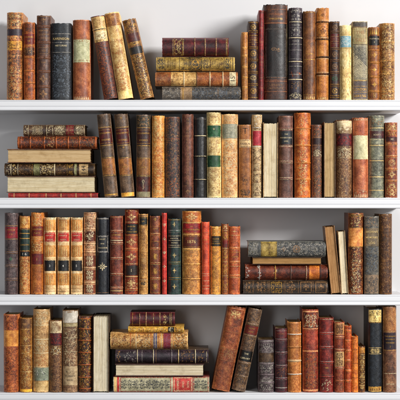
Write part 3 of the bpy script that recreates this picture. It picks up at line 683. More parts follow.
PU(2, 263, 278, 122.6, 'book showing cream page edges, standing right of the crimson labelled book', ('f4e8cc', 'd2bd92', 'a68a60'), P('6e5236', '8e7048', 'b09468'), depth=.15)
U(2, 279.2, 293.2, 115.6, 'mauve brown book with a slate label, right of the cream page edges', P('4c342e', '765449', '977468', '4a302a', .3, 50), [('g', 129.4, .6, 'cream'), ('L', 131, 144.3, P('1c1f24', '2c3036', '454a50'), [('t', 134.3, 'THE', 1.5, 'cream'), ('t', 137.8, 'MODERN POETS', 1.6, 'cream'), ('t', 141.3, 'LIVES', 1.5, 'cream')]), ('g', 146, .6, 'cream'), ('b', 162, .0012, 'cream'), ('b', 178.6, .0012, 'cream'), ('g', 117, .3, 'tan'), ('b', 128.4, .001), ('b', 147, .001)])
U(2, 295, 311.3, 112.6, 'thick bright orange leather book with cracked gold down the centre', P('7a380e', 'b4611f', 'd78b40', 'f0b868', .3, 40, 120, .42), [('b', 128.3, .0014), ('d', 128.3, .8, 'tan'), ('b', 145.4, .0016), ('d', 145, .8, 'pale'), ('b', 163, .0014), ('d', 162.6, .8, 'tan'), ('b', 179.4, .0016), ('d', 179, .8, 'pale'), ('f', 116, 195, 'rand', 'pale', .32), ('f', 148, 195, 'rand', 'pale', .5)])
U(2, 312, 322.7, 124.6, 'short dark plum brown book right of the bright orange one', P('38221e', '66453c', '92705a', 'b08a54', .45, 80), [('f', 126, 137, 'rand', 'rust'), ('L', 138.4, 144.3, '412030'), ('g', 137.4, .4, 'tan'), ('g', 145.4, .4, 'tan'), ('f', 149.5, 156, 'lace', 'cream'), ('f', 149.5, 156, 'rand', 'cream'), ('f', 160, 196, 'rand', 'tan'), ('f', 175, 196, 'rand', 'rust')])
PU(2, 324, 335.6, 122, 'book showing dark tan page edges, fifth from the right end of the second shelf', ('d0b486', 'ae8c5c', '805e36'), P('3a2818', '5a4028', '785c3c'), depth=.15)
U(2, 336.4, 352.4, 119.8, 'speckled brown book with a torn cream top and a wine red label', P('42291c', '6e4b34', '9c7a56', 'cdb488', .5, 90, 260), [('P', 121, 127, P('b9a67e', 'dccfae', 'eee6cc', '8c6c46', .3)), ('P', 127, 133, P('6a4a30', 'a48a64', 'd8caa6', 'efe4c8', .8, 60, 100)), ('L', 134, 146, '5e1e34', [('f', 136, 144, 'lace', 'red')]), ('f', 148, 157, 'lace', 'cream'), ('f', 148, 157, 'rand', 'cream'), ('g', 158, .4, 'cream'), ('f', 160, 196, 'rand', 'tan')])
U(2, 353.4, 369, 117.6, 'terracotta book with a cream paper label and toothed cream edges, on the second shelf', P('86442a', 'b06842', 'cc8c62', '4e2a24', .35, 40, 160), [('f', 118.4, 120.4, 'teeth', 'cream', .92), ('L', 135.6, 159.4, P('a9a684', 'cac6a4', 'dedabd', '8e8c66', .3, 60, 260, .7)), ('f', 193.4, 197, 'teeth', 'cream', .92), ('f', 190, 193, 'rand', 'cream')])
U(2, 369.6, 384.8, 115.4, 'grey green marbled book with a plum label, second from the right on the second shelf', P('565a50', '808272', 'a9a992', '44504e', .5, 60, 150), [('g', 117, .6, 'smoke'), ('g', 126.8, .6, 'smoke'), ('g', 128, .7, 'pale'), ('g', 129.6, .5, 'smoke'), ('L', 131, 138.3, '5c383a', [('t', 134.8, 'SCOTT', 1.9, 'cream')]), ('g', 139.6, .5, 'cream'), ('g', 144.2, .6, 'smoke'), ('g', 145.4, .8, 'pale'), ('g', 147, .5, 'smoke'), ('g', 159.6, .6, 'smoke'), ('g', 160.8, .8, 'pale'), ('g', 162.2, .5, 'smoke'), ('g', 175.8, .6, 'smoke'), ('g', 177, .8, 'pale'), ('g', 178.4, .5, 'smoke'), ('g', 190.4, .8, 'pale'), ('f', 119, 125, 'rand', 'tan'), ('f', 164, 174, 'rand', 'smoke')])
U(2, 385.8, 398, 122.4, 'reddish brown gilt book, last on the right of the second shelf', P('54200f', '8c4826', 'b87542', '4a1a12', .4, 60), [('f', 124, 130, 'lace', 'pale'), ('b', 131, .001, 'pale'), ('f', 132.5, 135.5, 'lace', 'gold'), ('L', 137, 141.7, '4c1818', [('t', 139.3, 'XII', 1.9, 'cream')]), ('b', 144, .001, 'pale'), ('o', 150, 'cross', 3.2, 'copper'), ('b', 156.5, .001, 'pale'), ('o', 163, 'ring', 3.4, 'pale'), ('b', 169.3, .001, 'pale'), ('o', 174.5, 'cross', 3.6, 'pale'), ('b', 181, .001, 'pale'), ('f', 183, 196, 'lace', 'pale')])
# ================================================================== THIRD SHELF
U(3, 4, 17.6, 213, 'plum grey mottled book with a crimson label, leftmost on the third shelf', P('30262a', '574648', '7e6e6c', '958684', .3, 90, 240), [('g', 225.8, .7, 'tan'), ('L', 227, 238.4, '8c2440', [('t', 230, 'VOYAGE', 1.6), ('t', 234.5, 'T IV', 1.7)]), ('g', 239.3, .7, 'tan'), ('b', 252.8, .001, 'tan'), ('o', 259, 'lozenge', 2.4, 'green', 2.6), ('b', 266, .001, 'tan'), ('b', 279.4, .001, 'tan')])
U(3, 19, 29.6, 216, 'book with a gilt head, dark green middle with number 16 and orange speckled foot', P('7c441c', 'b87838', 'e0ae6c', '5c2c14', .5, 90, 230),
  [('P', 217.4, 228, P('a4641e', 'd8a048', 'f0cc84', '7c4416', .4), [('o', 222.5, 'floret', 3., 'pale')]), ('P', 229, 251.4, P('0e201c', '1c3631', '34524a'), [('g', 229.8, .4), ('g', 233.5, .8), ('g', 238.6, .8), ('t', 245, 'LEXICON', 1.7), ('g', 250.8, .6)]), ('L', 251.8, 256.6, '101a1a', [('t', 254.2, '1 6', 3., 'white')]), ('f', 258, 293, 'rand', 'rust'), ('f', 258, 293, 'lace', 'pale'), ('g', 268, .5), ('g', 290, .6)])
U(3, 30.4, 43, 212.6, 'orange tan book with a maroon label above and a red numbered band below', P('84461a', 'b9742e', 'da9d50', '6a3416', .35, 60), [('f', 214, 225, 'lace', 'pale'), ('L', 226.5, 236.3, '78261e', [('t', 229.5, 'SHAKSPEARE', 1.7), ('t', 233.3, 'PLAYS', 1.7)]), ('g', 237.4, .5, 'pale'), ('g', 239.3, .5, 'pale'), ('f', 241, 252, 'lace', 'pale'), ('L', 254, 264.4, '80202c', [('t', 259.3, '1', 3.2)]), ('g', 265.6, .4), ('f', 268, 292, 'rand', 'rust')])
LAW = P('bb9560', 'e2c899', 'f4e4c2', 'c89a62', .3, 50, 220)
LAWP = P('a06a2c', 'd09c54', 'e6bc7c', 'a86c30', .4, 50, 220)
def law(x0, x1, num, label):
    U(3, x0, x1, 217.6, label, LAW, [('g', 219, .6, 'smoke'), ('P', 220, 230.6, LAWP, [('f', 222.3, 229, 'cols', 'pale', .76)]), ('L', 232.6, 242, P('8c1a16', 'ba2c26', 'd84c40'), [('g', 233.4, .4, 'cream'), ('t', 235.7, 'REPORTS', 1.5, 'cream'), ('t', 239.8, 'SESSION', 1.3, 'cream'), ('g', 241.4, .4, 'cream')]),
      ('P', 245.6, 257, LAWP, [('f', 248.2, 254.6, 'cols', 'pale', .76)]), ('g', 259.3, .4, 'brown'), ('L', 260.6, 271.2, P('0e0e10', '18181b', '2c2c30'), [('t', 266, num, 2.6, 'white')]), ('P', 273.6, 285.4, LAWP, [('f', 276.5, 283, 'cols', 'pale', .76)]), ('g', 289, .5, 'tan'), ('g', 291.5, .4, 'brown')], group='matching tan volumes with red and black labels')
law(43.8, 55.6, '3', 'first of three matching tan volumes with red and black labels, nearest the orange tan book')
law(57, 69, '4', 'middle one of three matching tan volumes with red and black labels, numbered 4')
law(70.4, 82.2, '5', 'last of three matching tan volumes with red and black labels, beside the framed pinkish book')
U(3, 83.4, 95.6, 212.4, 'pinkish tan book with a column of dark framed ornaments', P('8e5c3c', 'c79a74', 'e8cba4', '6a3a26', .4, 70), [('g', 213.6, .6, 'brown'), ('o', 221.5, 'frame', 5., 'brown', 4.3), ('o', 221.5, 'ring', 3.6, 'brown', 3.), ('b', 229, .001, 'brown'), ('L', 231.5, 241.5, '6a3424', [('o', 236.5, 'cross', 3.6, 'cream')]), ('b', 243.6, .001, 'brown'), ('t', 247.5, 'BAYLE', 2.6, 'brown'), ('b', 252, .001, 'brown'),
  ('P', 256, 266.4, P('54281c', '80442e', 'a86c4c'), [('o', 261, 'arabesque', 4.8, 'cream', 4.)]), ('b', 268, .001, 'brown'), ('P', 270.6, 280.6, P('54281c', '80442e', 'a86c4c'), [('o', 275.5, 'arabesque', 4.6, 'cream', 4.)]), ('b', 282.5, .001, 'brown'), ('P', 285, 293.5, P('54281c', '80442e', 'a86c4c'), [('o', 289, 'arabesque', 4., 'cream', 4.)]), ('f', 214, 250, 'rand', 'cream')])
U(3, 96, 108.6, 217.4, 'blue black cloth book with a silver floral badge on its spine', P('0b0e14', '171c25', '2c333e', '38404c', .2, 60, 220, .45, .3), [('g', 218.9, .8, 'silver'), ('g', 236, .5, 'silver'), ('o', 244.3, 'frame', 7.4, 'silver', 5.), ('t', 239.4, 'FAUST', 1.7, 'cream'), ('t', 243.8, 'EINE', 1.4, 'cream'), ('t', 248, 'TRAGODIE', 1.6, 'cream'), ('g', 252.4, .5, 'silver'), ('o', 266.8, 'floret', 4.2, 'cream', 4.6), ('g', 293, .4, 'tan')])
U(3, 109.8, 122.8, 216, 'red brown calf book with wide pale rubbed ribs, right of the floral badge book', P('522018', '84402c', 'ab6c4e', '45201a', .35, 60), [('g', 217.4, .7, 'tan'), ('b', 231.4, .0014, 'cream'), ('t', 235, 'SERMONS', 1.7), ('b', 238.5, .001), ('g', 240.5, .9, 'cream'), ('b', 243.4, .0014, 'cream'), ('b', 258.7, .0014, 'cream'), ('b', 274.6, .0016, 'cream'), ('b', 288.2, .0014, 'cream'), ('g', 291, .9, 'pale')])
U(3, 124.4, 138, 209.6, 'tallest red brown book of the third shelf with gilt florets and a black label', P('5c2012', '964322', 'bf713e', '401810', .35, 60), [('f', 210.5, 212, 'lace', 'pale'), ('o', 217, 'cross', 3.6, 'pale', 4.4), ('g', 222.3, .6, 'pale'), ('L', 224, 234, '1e1816', [('t', 226.6, 'ENGLISH', 1.6), ('t', 229.4, 'OF', 1.3), ('t', 232, 'LITERATURE', 1.6)]), ('g', 235.4, .5), ('o', 242.3, 'cross', 3.6, 'pale', 5), ('b', 249.4, .0012, 'pale'), ('o', 257, 'cross', 3.6, 'pale', 5), ('g', 264, .6, 'pale'),
  ('L', 265.6, 275.4, '33221a', [('t', 270.6, '1', 3.4, 'cream')]), ('g', 276.8, .8, 'pale'), ('f', 279, 288, 'lace', 'pale'), ('o', 283, 'cross', 3., 'pale', 4.5), ('b', 289.7, .001, 'pale')])
U(3, 139, 147.8, 214, 'slim tan book with a black head label and a small dark oval near its foot', P('7e5624', 'b88a48', 'dcb878', '5c3818', .35, 60), [('g', 215.4, .6, 'smoke'), ('L', 217, 225.6, '1e221c', [('g', 218, .4), ('t', 221.3, 'LA', 1.8), ('g', 224.8, .4)]), ('f', 228, 277, 'chain', 'brown', .4), ('f', 228, 277, 'rand', 'tan'), ('g', 280, .4, 'cream'), ('o', 283.5, 'oblong', 2.6, 'black', 2.6), ('g', 287.5, .4, 'brown')])
U(3, 149.8, 160.8, 216, 'brown ribbed book with gold ovals, left of the thin bright red book', P('4c2316', '7c4228', 'a46842', '3c1c14', .3, 60), [('o', 219.4, 'floret', 1.9, 'gold'), ('g', 226.6, .3), ('t', 228.8, 'ESSAIS', 1.3), ('b', 234.5, .001, 'pale'), ('g', 241.6, .3, 'gold'), ('b', 248.9, .001, 'pale'), ('o', 256.6, 'oval', 2.5, 'gold', 2.5), ('b', 263.6, .001, 'pale'), ('o', 271.4, 'oval', 2.5, 'gold', 2.5), ('b', 278.8, .001, 'pale'), ('o', 286.4, 'oval', 2.5, 'gold', 2.5), ('g', 292.6, .4)])
U(3, 161.9, 166.8, 213, 'very thin bright red book with small pale marks, on the third shelf', P('8e1c16', 'be3226', 'd85a44'), [('o', z, 'cross', 1.6, 'cream') for z in (225.2, 238.8, 253, 266.7, 281)]+[('g', z, .3, 'cream') for z in (224, 240, 252)])
U(3, 168, 180.8, 218.6, 'dark green ribbed book with gold diamonds, left of the book dated 1876', P('10201f', '213a38', '43605a', '162a2a', .3, 60), [('g', 220, .5), ('o', 224.6, 'lozenge', 3., 'pale', 1.6), ('b', 231.4, .001, 'silver'), ('L', 235.4, 248, '101413', [('g', 236.2, .4, 'cream'), ('t', 238.6, 'POETICAL', 1.4, 'cream'), ('g', 240.7, .4, 'cream'), ('t', 243, 'WORKS', 1.5, 'cream'), ('g', 245.4, .4, 'cream'), ('g', 247.4, .4, 'cream')]), ('o', 255.4, 'lozenge', 3., 'pale', 1.8), ('b', 263.2, .0012, 'gold'), ('o', 270.7, 'lozenge', 3., 'pale', 1.8), ('b', 278.8, .0012, 'gold'), ('o', 286.6, 'lozenge', 3., 'pale', 1.8)])
U(3, 182.2, 201.2, 211, 'wide golden tan book with a crimson label and the date 1876', P('8e5a24', 'c48e48', 'e6b870', 'a06428', .5, 90, 260), [('P', 212.4, 222, P('74381a', 'b0682e', 'd8984c'), [('o', 217, 'floret', 4., 'pale', 6.)]), ('g', 222.6, .6, 'pale'), ('L', 223.6, 233.4, '9c2434', [('t', 226.6, 'DU', 1.4), ('t', 229.8, 'DICTIONNAIRE', 1.9), ('g', 232.6, .3)]), ('g', 234.4, .5, 'pale'), ('L', 235.6, 248, '6e3226', [('t', 241.8, '1876', 3.8, 'pale'), ('g', 236.6, .3), ('g', 247, .3)]), ('b', 249.4, .0012, 'pale'), ('b', 264.2, .0012, 'brown'), ('b', 279, .0012, 'brown'), ('f', 251, 293, 'rand', 'tan')])
U(3, 202, 209.6, 222, 'slim plain orange red book right of the one dated 1876', P('94301a', 'c4502e', 'de7850', '7c2414', .25), [('g', 233, .5, 'tan'), ('g', 235, .4, 'tan'), ('t', 240, 'KANT', 1.4), ('g', 244, .3, 'tan'), ('g', 274, .4, 'cream'), ('g', 276, .3, 'cream'), ('g', 281, .4, 'cream'), ('g', 286, .4, 'cream'), ('g', 289, .4, 'cream')])
U(3, 210.4, 221.2, 226.4, 'golden yellow book with a black and gold label, on the third shelf', P('8e5c1e', 'cf973e', 'e8bd66', 'a8702a', .35, 60), [('g', 227.8, .5, 'pale'), ('L', 236.3, 246.3, '2a2212', [('t', 239, 'GUIDE', 1.8), ('g', 241.3, .3), ('t', 243.6, 'DES ALPES', 1.6)]), ('f', 228, 235, 'rand', 'pale'), ('f', 248, 292, 'rand', 'tan')])
U(3, 221.8, 228.4, 224, 'narrow brown gilt book between the golden yellow and the orange leather ones', P('5c2a14', '8e5028', 'b87c44', '46200f', .4), [('f', 225, 229, 'lace', 'pale'), ('g', 230.5, .5, 'pale'), ('f', 232, 239, 'lace', 'gold'), ('L', 240.6, 247, '74201e'), ('g', 248.4, .5, 'pale'), ('f', 250, 292, 'lace', 'gold'), ('g', 262, .5, 'pale'), ('g', 276, .5, 'pale')])
U(3, 229, 240.3, 226.4, 'orange leather book ending the long left row on the third shelf', P('74301a', 'b05a30', 'cf834e', '5c2414', .35, 60), [('g', 228, .5), ('o', 231.6, 'lozenge', 1., 'pale', 3.4), ('g', 235.4, .5, 'pale'), ('f', 237, 246, 'rand', 'copper'), ('b', 248.4, .001, 'pale'), ('g', 252.5, .4), ('b', 262.3, .001, 'pale'), ('t', 257, 'GOETHE', 1.4), ('g', 266.4, .4, 'pale'), ('b', 276, .001, 'pale'), ('g', 278, .4, 'pale'), ('f', 280, 292, 'rand', 'copper')])
F(3, 248, 326, 241.4, 256.8, 'grey blue patterned book with an olive title panel, topmost on the third shelf stack', P('2c2e32', '505356', '777872', '8c8468', .4, 90, 240),
  [('f', 250, 259, 'lace', 'silver'), ('P', 261, 277, P('6c5c2c', '9c8746', 'bba868'), [('t', 265, 'DIE', 1.8, 'pale', True), ('t', 269.5, 'DEUTSCHE', 1.9, 'brown', True), ('t', 273.6, 'KUNST', 1.9, 'pale', True), ('g', 261.8, .4, 'brown'), ('g', 276.3, .4, 'brown')]), ('f', 279, 324, 'lace', 'slate'), ('f', 279, 324, 'lace', 'silver'), ('o', 284, 'floret', 2.6, 'tan'), ('o', 296.5, 'rosette', 3.6, 'tan')], depth=.16, round=.14)
PF(3, 252, 322, 257.2, 264.4, 'thin book showing brown page edges inside the third shelf stack', ('b98e5c', '96703f', '7c5a32'), P('2c1e16', '44301f', '5c442c'), depth=.15)
F(3, 245, 328, 264.6, 280.2, 'worn red brown leather book with cream tears and an orange label, third in its stack', P('351710', '6e3420', '95532f', '3c1a14', .4, 50),
  [('f', 246, 249, 'rand', 'white'), ('b', 259.8, .0012), ('g', 259.4, .7, 'white'), ('f', 258, 261, 'rand', 'white'), ('b', 275.5, .0012), ('g', 275.5, .8, 'gold'), ('f', 274, 277, 'rand', 'pale'), ('b', 291, .0012), ('g', 291, .9, 'smoke'), ('b', 306.5, .0012), ('d', 306.5, .7, 'cream'), ('L', 309.4, 319.5, P('a85818', 'da8a30', 'eda850', 'a04c18', .4), [('f', 311, 318, 'lace', 'rust')]), ('g', 321, .6, 'smoke')], depth=.165)
F(3, 243, 328, 280.6, 294.3, 'nearly black book with gold framed boxes, at the bottom of the third shelf stack', P('211813', '3a2d24', '5e4e3c', '6c5c40', .4, 80, 240),
  [('d', 252.5, .6, 'tan'), ('g', 253.6, .4, 'tan'), ('f', 245, 251, 'lace', 'tan'), ('f', 256, 266, 'lace', 'tan'), ('d', 268, .6, 'tan'), ('g', 269.2, .4, 'tan'), ('o', 276.5, 'frame', 4.8, 'gold', 5.2), ('f', 272.5, 280.5, 'lace', 'gold'), ('d', 284, .6, 'tan'), ('g', 285.2, .4, 'tan'), ('f', 287, 295, 'lace', 'tan'), ('d', 298.4, .6, 'tan'), ('o', 306, 'frame', 5., 'tan', 5.2), ('o', 306, 'fleuron', 3.4, 'tan'), ('d', 313.2, .6, 'tan'), ('o', 321, 'frame', 5., 'tan', 5.2), ('o', 321, 'fleuron', 3.4, 'tan')], depth=.165)
PU(3, 331.4, 341.4, 226.3, 'leaning book showing brown wavy page edges, right of the third shelf stack', ('c49868', '9c7044', '7a5432'), P('5c4028', '86623e', 'a88458'), lean=-5.8, depth=.095)
PU(3, 341.6, 348.8, 231, 'short leaning book showing cream page edges, beside the one with brown edges', ('f4e8cc', 'd8c6a0', 'a98f64'), P('6a543c', '8a7454', 'ac9670'), lean=-3.4, depth=.085)
U(3, 348.6, 364, 213, 'worn dark brown book with an orange label and flaking gilt, third shelf right', P('2c120a', '623018', '9a5c2c', 'd8a060', .4, 70, 180), [('f', 214.5, 227, 'rand', 'pale', .7), ('f', 214, 217, 'lace', 'gold'), ('L', 228.3, 246.5, P('a8642a', 'd99a50', 'edbb78', 'b87030', .4)), ('g', 227.7, .4), ('g', 247, .5), ('f', 248, 293, 'rand', 'pale', .55), ('f', 260, 293, 'rand', 'cream', .55), ('f', 248, 293, 'streak', 'rust', .85)])
U(3, 364.6, 379, 216.2, 'slate grey cloth book with black scrollwork and a brown panel titled in gold', P('3e3e3e', '64625c', '8c867a', '7c6c50', .35, 70, 240, .6, .3),
  [('f', 217.5, 227, 'lace', 'slate'), ('f', 217.5, 227, 'rand', 'tan'), ('P', 228.4, 246.3, P('5a4e3a', '766852', '8e8068'), [('t', 232, "BROWN'S", 2.4, 'pale'), ('t', 237.6, 'MEMORIES', 2.2, 'pale'), ('t', 243, 'LOG', 2.6, 'pale')]), ('g', 227.6, .4, 'slate'), ('f', 248, 273, 'lace', 'slate'), ('f', 248, 273, 'rand', 'grey'), ('o', 258, 'curl', 6, 'slate', 5.5), ('P', 275, 293.6, P('6a5a48', '8a7660', 'a08c74'), [('f', 276, 293, 'lace', 'slate'), ('o', 283, 'curl', 6., 'slate', 5.5)])], round=.14)
U(3, 379.6, 392.6, 214, 'dull woody brown book with faint tooling, last on the right of the third shelf', P('3a2210', '65421f', '8c652f', '2c180c', .45, 90, 240), [('f', 216, 230, 'lace', 'brown'), ('f', 216, 230, 'rand', 'tan'), ('g', 232.5, .4, 'black'), ('t', 236.5, 'ATLAS', 2., 'brown'), ('g', 241, .4, 'black'), ('f', 243, 292, 'rand', 'tan'), ('f', 243, 292, 'lace', 'brown'), ('g', 258, .4, 'brown'), ('g', 276, .4, 'brown')])
# ================================================================== BOTTOM SHELF
U(4, 3, 18.6, 314.6, 'rust speckled book with a plain tan band, leftmost on the bottom shelf', P('6a2e14', 'a95e30', 'd28d52', '4a1e12', .55, 80, 200), [('f', 316, 329, 'rand', 'brown'), ('P', 330.6, 346.6, P('a86824', 'd89c4c', 'eeb870', 'c08034', .3)), ('f', 348, 391, 'rand', 'brown'), ('f', 348, 391, 'rand', 'rust')])
U(4, 19.3, 32, 318, 'brown book with bright yellow streaks, second from the left on the bottom shelf', P('5c3416', '96662c', 'c89a4e', '3a2012', .4, 60), [('P', 319, 328.6, P('4a3020', '7a5838', 'a48050')), ('f', 330, 345, 'rand', 'gold'), ('g', 329.6, .5, 'pale'), ('o', 339, 'floret', 3., 'pale', 2.4), ('g', 346, .5, 'pale'), ('f', 348, 388, 'streak', 'gold'), ('f', 348, 388, 'rand', 'pale'), ('g', 372, .5, 'pale'), ('P', 389.5, 392, P('c08a1c', 'e8b838', 'f6d468'))])
U(4, 32.4, 48.8, 309.4, 'tall straw coloured book with a grey band near its foot', P('86643a', 'b89464', 'd6b88a', 'e6cf9c', .4, 60, 220), [('f', 311, 324, 'lace', 'cream'), ('g', 325.4, .7, 'cream'), ('f', 327, 337, 'rand', 'tan'), ('g', 339.6, .8, 'cream'), ('f', 341, 352, 'lace', 'cream'), ('g', 353.4, .7, 'cream'), ('f', 355, 366, 'rand', 'rust'), ('L', 368, 381, P('727a6c', '909886', 'aab09c', '5a6258', .5), [('f', 369, 380, 'streak', 'white'), ('f', 369, 380, 'streak', 'slate')]), ('g', 367.3, .5, 'cream'), ('P', 382, 391.6, P('b0905a', 'd6ba84', 'e8d2a2'))])
U(4, 49.2, 61.8, 320.4, 'short speckled book with torn cream top, left of the white topped one', P('3e261a', '6a4832', '98744e', 'b08c5c', .5, 100, 260), [('P', 321.6, 333.4, P('86603c', 'd2c29e', 'ece4ca', '7a5436', .5, 60, 100)), ('L', 333.6, 345.6, '5a1e30', [('f', 335, 344, 'lace', 'red')]), ('f', 346.6, 355, 'rand', 'gold'), ('f', 346.6, 355, 'lace', 'cream'), ('f', 357, 391, 'rand', 'tan')])
U(4, 62.3, 77.8, 310.2, 'mottled brown book with a clean white top and a beige lower label', P('4c3526', '806249', 'ae9272', 'c8b08c', .45, 80, 200), [('P', 311.4, 323, P('bcb6aa', 'd9d5cc', 'e8e6de'), [('f', 311.6, 313, 'lace', 'tan')]), ('P', 323.4, 327, P('8c7e5c', 'b8aa84', 'd0c49e')), ('f', 329, 365, 'rand', 'cream'), ('g', 338, .3, 'cream'), ('g', 352, .3, 'cream'), ('P', 366.5, 385.6, P('968062', 'b9a585', 'd0bf9f'), [('f', 372, 374, 'rand', 'black'), ('t', 376, 'Voltaire', 2.6, 'smoke'), ('t', 380, 'lettres', 2., 'smoke')]), ('g', 387.6, .4, 'brown')])
U(4, 78.4, 91.8, 316.4, 'nearly black book covered in a net of orange gilding, left of the cream page edges', P('190d08', '3a1c10', '74401c', 'c87828', .4, 70, 200), [('f', 318, 391, 'streak', 'rust'), ('f', 318, 391, 'streak', 'gold'), ('f', 318, 391, 'rand', 'gold')]+[('g', z, .8, 'rust') for z in (318.6, 329, 340.6, 352.6, 365, 377.4, 388.6)]+[('b', z, .001) for z in (329, 340.6, 352.6, 365, 377.4)])
PU(4, 92.8, 108.8, 316.3, 'wide book showing cream page edges, left of the bottom shelf stack', ('f4ead2', 'd6c6a2', 'a89066'), P('2a2018', '463626', '66523a'), depth=.155)
F(4, 130, 175, 312.6, 326.4, 'small maroon book with gold rules, topmost on the bottom shelf stack', mar, [('g', 132.5, .5, 'gold'), ('d', 139.6, .6, 'pale'), ('b', 139.6, .001), ('g', 146, .6, 'pale'), ('b', 146, .001), ('d', 153.5, .6, 'pale'), ('g', 160, .6, 'pale'), ('f', 163.4, 167, 'lace', 'pale'), ('d', 170, .8, 'pale'), ('g', 171.4, .4, 'pale')], depth=.14)
F(4, 128, 184, 326.8, 332.8, 'thin golden yellow gilt book under the small maroon one', P('8c6418', 'd0a23c', 'eccc6c', '6a4010', .5, 100, 240), [('f', 129, 167, 'rand', 'brown'), ('f', 129, 167, 'rand', 'pale'), ('P', 168, 174, P('14120f', '26231c', '3c382c'), [('f', 169, 173, 'lace', 'cream')]), ('f', 175, 183, 'rand', 'brown'), ('f', 175, 183, 'rand', 'pale'), ('g', 154, .5, 'rust'), ('g', 143, .4, 'rust')], depth=.145)
F(4, 110, 188, 333, 349.6, 'thick tan gilt book with purple and red stripes, jutting left from its stack', P('8a5c2a', 'c79b5c', 'e8c88e', '6a3c1a', .5, 80, 230),
  [('f', 112, 134, 'rand', 'pale'), ('f', 112, 134, 'rand', 'brown'), ('g', 130.5, .8, 'rust'), ('g', 136, .7, 'cream'), ('f', 138, 150, 'rand', 'cream'), ('f', 138, 150, 'rand', 'brown'), ('g', 151, .7, 'rust'), ('P', 153.4, 157, P('54506a', '7a7488', '9c94a4'), [('g', 155.2, .5, 'cream')]), ('g', 159, .7, 'rust'), ('P', 163.4, 170.6, P('6a2c38', '90485a', 'aa6c78'), [('f', 164, 170, 'lace', 'red')]), ('g', 161.6, .6, 'cream'), ('g', 172, .6, 'cream'), ('f', 174, 187, 'rand', 'cream'), ('f', 174, 187, 'rand', 'brown'), ('g', 173, .5, 'rust')], depth=.16)
F(4, 115, 208.5, 350, 363.6, 'long dark plum book with pale gold rules in the bottom shelf stack', P('1c151c', '362a33', '574854', '241a22', .35, 70),
  [('f', 117, 121, 'lace', 'tan'), ('f', 124, 136, 'rand', 'silver'), ('b', 137.5, .0012), ('g', 137.3, .8, 'cream'), ('g', 142, .4, 'silver'), ('b', 153.4, .0012), ('g', 153.4, .7, 'cream'), ('g', 156, .4, 'tan'), ('b', 171.6, .001), ('g', 171.6, .4, 'silver'), ('g', 178.5, .8, 'pale'), ('b', 178.5, .0012), ('f', 181, 194, 'rand', 'tan'), ('g', 195.4, .8, 'cream'), ('b', 195.4, .0012), ('f', 198, 204, 'rand', 'tan'), ('d', 206.6, .6, 'cream')], depth=.165, cover=P('2c2016', '4a3826', '6c563a'))
PF(4, 115, 204, 364, 376.3, 'book showing pale cream page edges, second from the bottom of the bottom shelf stack', ('eaddc2', 'd0be9a', '9c8862'), P('2a1a18', '4a2e2a', '664640'), depth=.155)
F(4, 113, 209.5, 376.8, 392.3, 'cream cloth book with black scrolls, red borders and a red title block, under its stack', P('8c8a70', 'b4b096', 'ccc8ae', '9c987c', .3, 60, 260, .65, .3),
  [('P', 114, 116.6, P('c09a58', 'e4c78a', 'f0dca8')), ('P', 117, 119.2, P('8c2420', 'bc4038', 'd4605a')), ('o', 145.6, 'frame', 6.9, 'red', 25), ('f', 121, 170, 'arab', 'slate', .72), ('f', 123, 168, 'chain', 'slate', .3), ('P', 173, 192.6, P('962c24', 'c64a40', 'da6c60'), [('o', 182.8, 'frame', 6.3, 'cream', 8.6), ('t', 177.8, 'DOMBEY', 2.4, 'cream', True), ('t', 183, 'AND', 2.4, 'cream', True), ('t', 188, 'SON', 2.6, 'cream', True)]),
   ('f', 194.5, 207, 'arab', 'slate', .72), ('o', 201, 'frame', 6.9, 'red', 7.2)], depth=.17, round=.12, cover=P('4c1e1a', '7c3430', '96504a'))
U(4, 211.6, 229.6, 306.6, 'rust orange book leaning right with a gold ornament at its head', P('5a2a16', '96522e', 'c08252', '62301c', .35, 50, 180), [('b', 309.4, .0006), ('f', 311.5, 319, 'lace', 'pale', .55), ('o', 315.5, 'fleuron', 4., 'pale', 5.), ('g', 327.8, .5, 'copper'), ('g', 333, .7, 'copper'), ('o', 340, 'cross', 2., 'brown', 2.), ('f', 351, 360, 'lace', 'tan'), ('g', 350, .4, 'tan'), ('g', 362, .4, 'tan'), ('f', 335, 347, 'rand', 'copper'), ('f', 365, 390, 'streak', 'copper')], lean=11.3, round=.2, pages=('8c7858', '6c5a40'))
U(4, 231.6, 245.4, 308.4, 'grey brown book leaning right with red and black labels', P('3c2c22', '66503f', '94806a', '2e221c', .45, 80, 220), [('f', 310, 322, 'rand', 'tan'), ('b', 324.4, .001, 'tan'), ('L', 326, 334.6, '6e2826', [('t', 328.7, 'VICTOR', 1.4), ('t', 332, 'HUGO', 1.4)]), ('b', 336.4, .001, 'tan'), ('f', 338, 350, 'rand', 'tan'), ('L', 351.6, 362, '16130f', [('t', 354.6, 'THE', 1.9, 'cream'), ('t', 359.2, 'LIBRARY', 2., 'cream')]), ('b', 364, .001, 'tan'), ('f', 366, 376, 'rand', 'tan'), ('b', 377.5, .001, 'tan'), ('f', 379, 390, 'rand', 'tan')], lean=11.9, pages=('8c7858', '6c5a40'))
U(4, 258.4, 274.6, 340, 'squat grey mauve book with worn horizontal bands, short, beside the leaning books', P('30282c', '55494c', '82757a', '3a2e30', .35, 70), [('g', 341.6, .5, 'silver'), ('f', 344, 351, 'lace', 'silver'), ('g', 352.3, .4, 'silver'), ('P', 353.3, 362.4, P('342820', '56422f', '74604a')), ('b', 364.2, .0014, 'silver'), ('f', 366, 373, 'lace', 'silver'), ('b', 375, .0012, 'smoke'), ('f', 377, 381.6, 'lace', 'silver'), ('b', 383, .0014, 'silver'), ('f', 385, 391, 'lace', 'silver')])
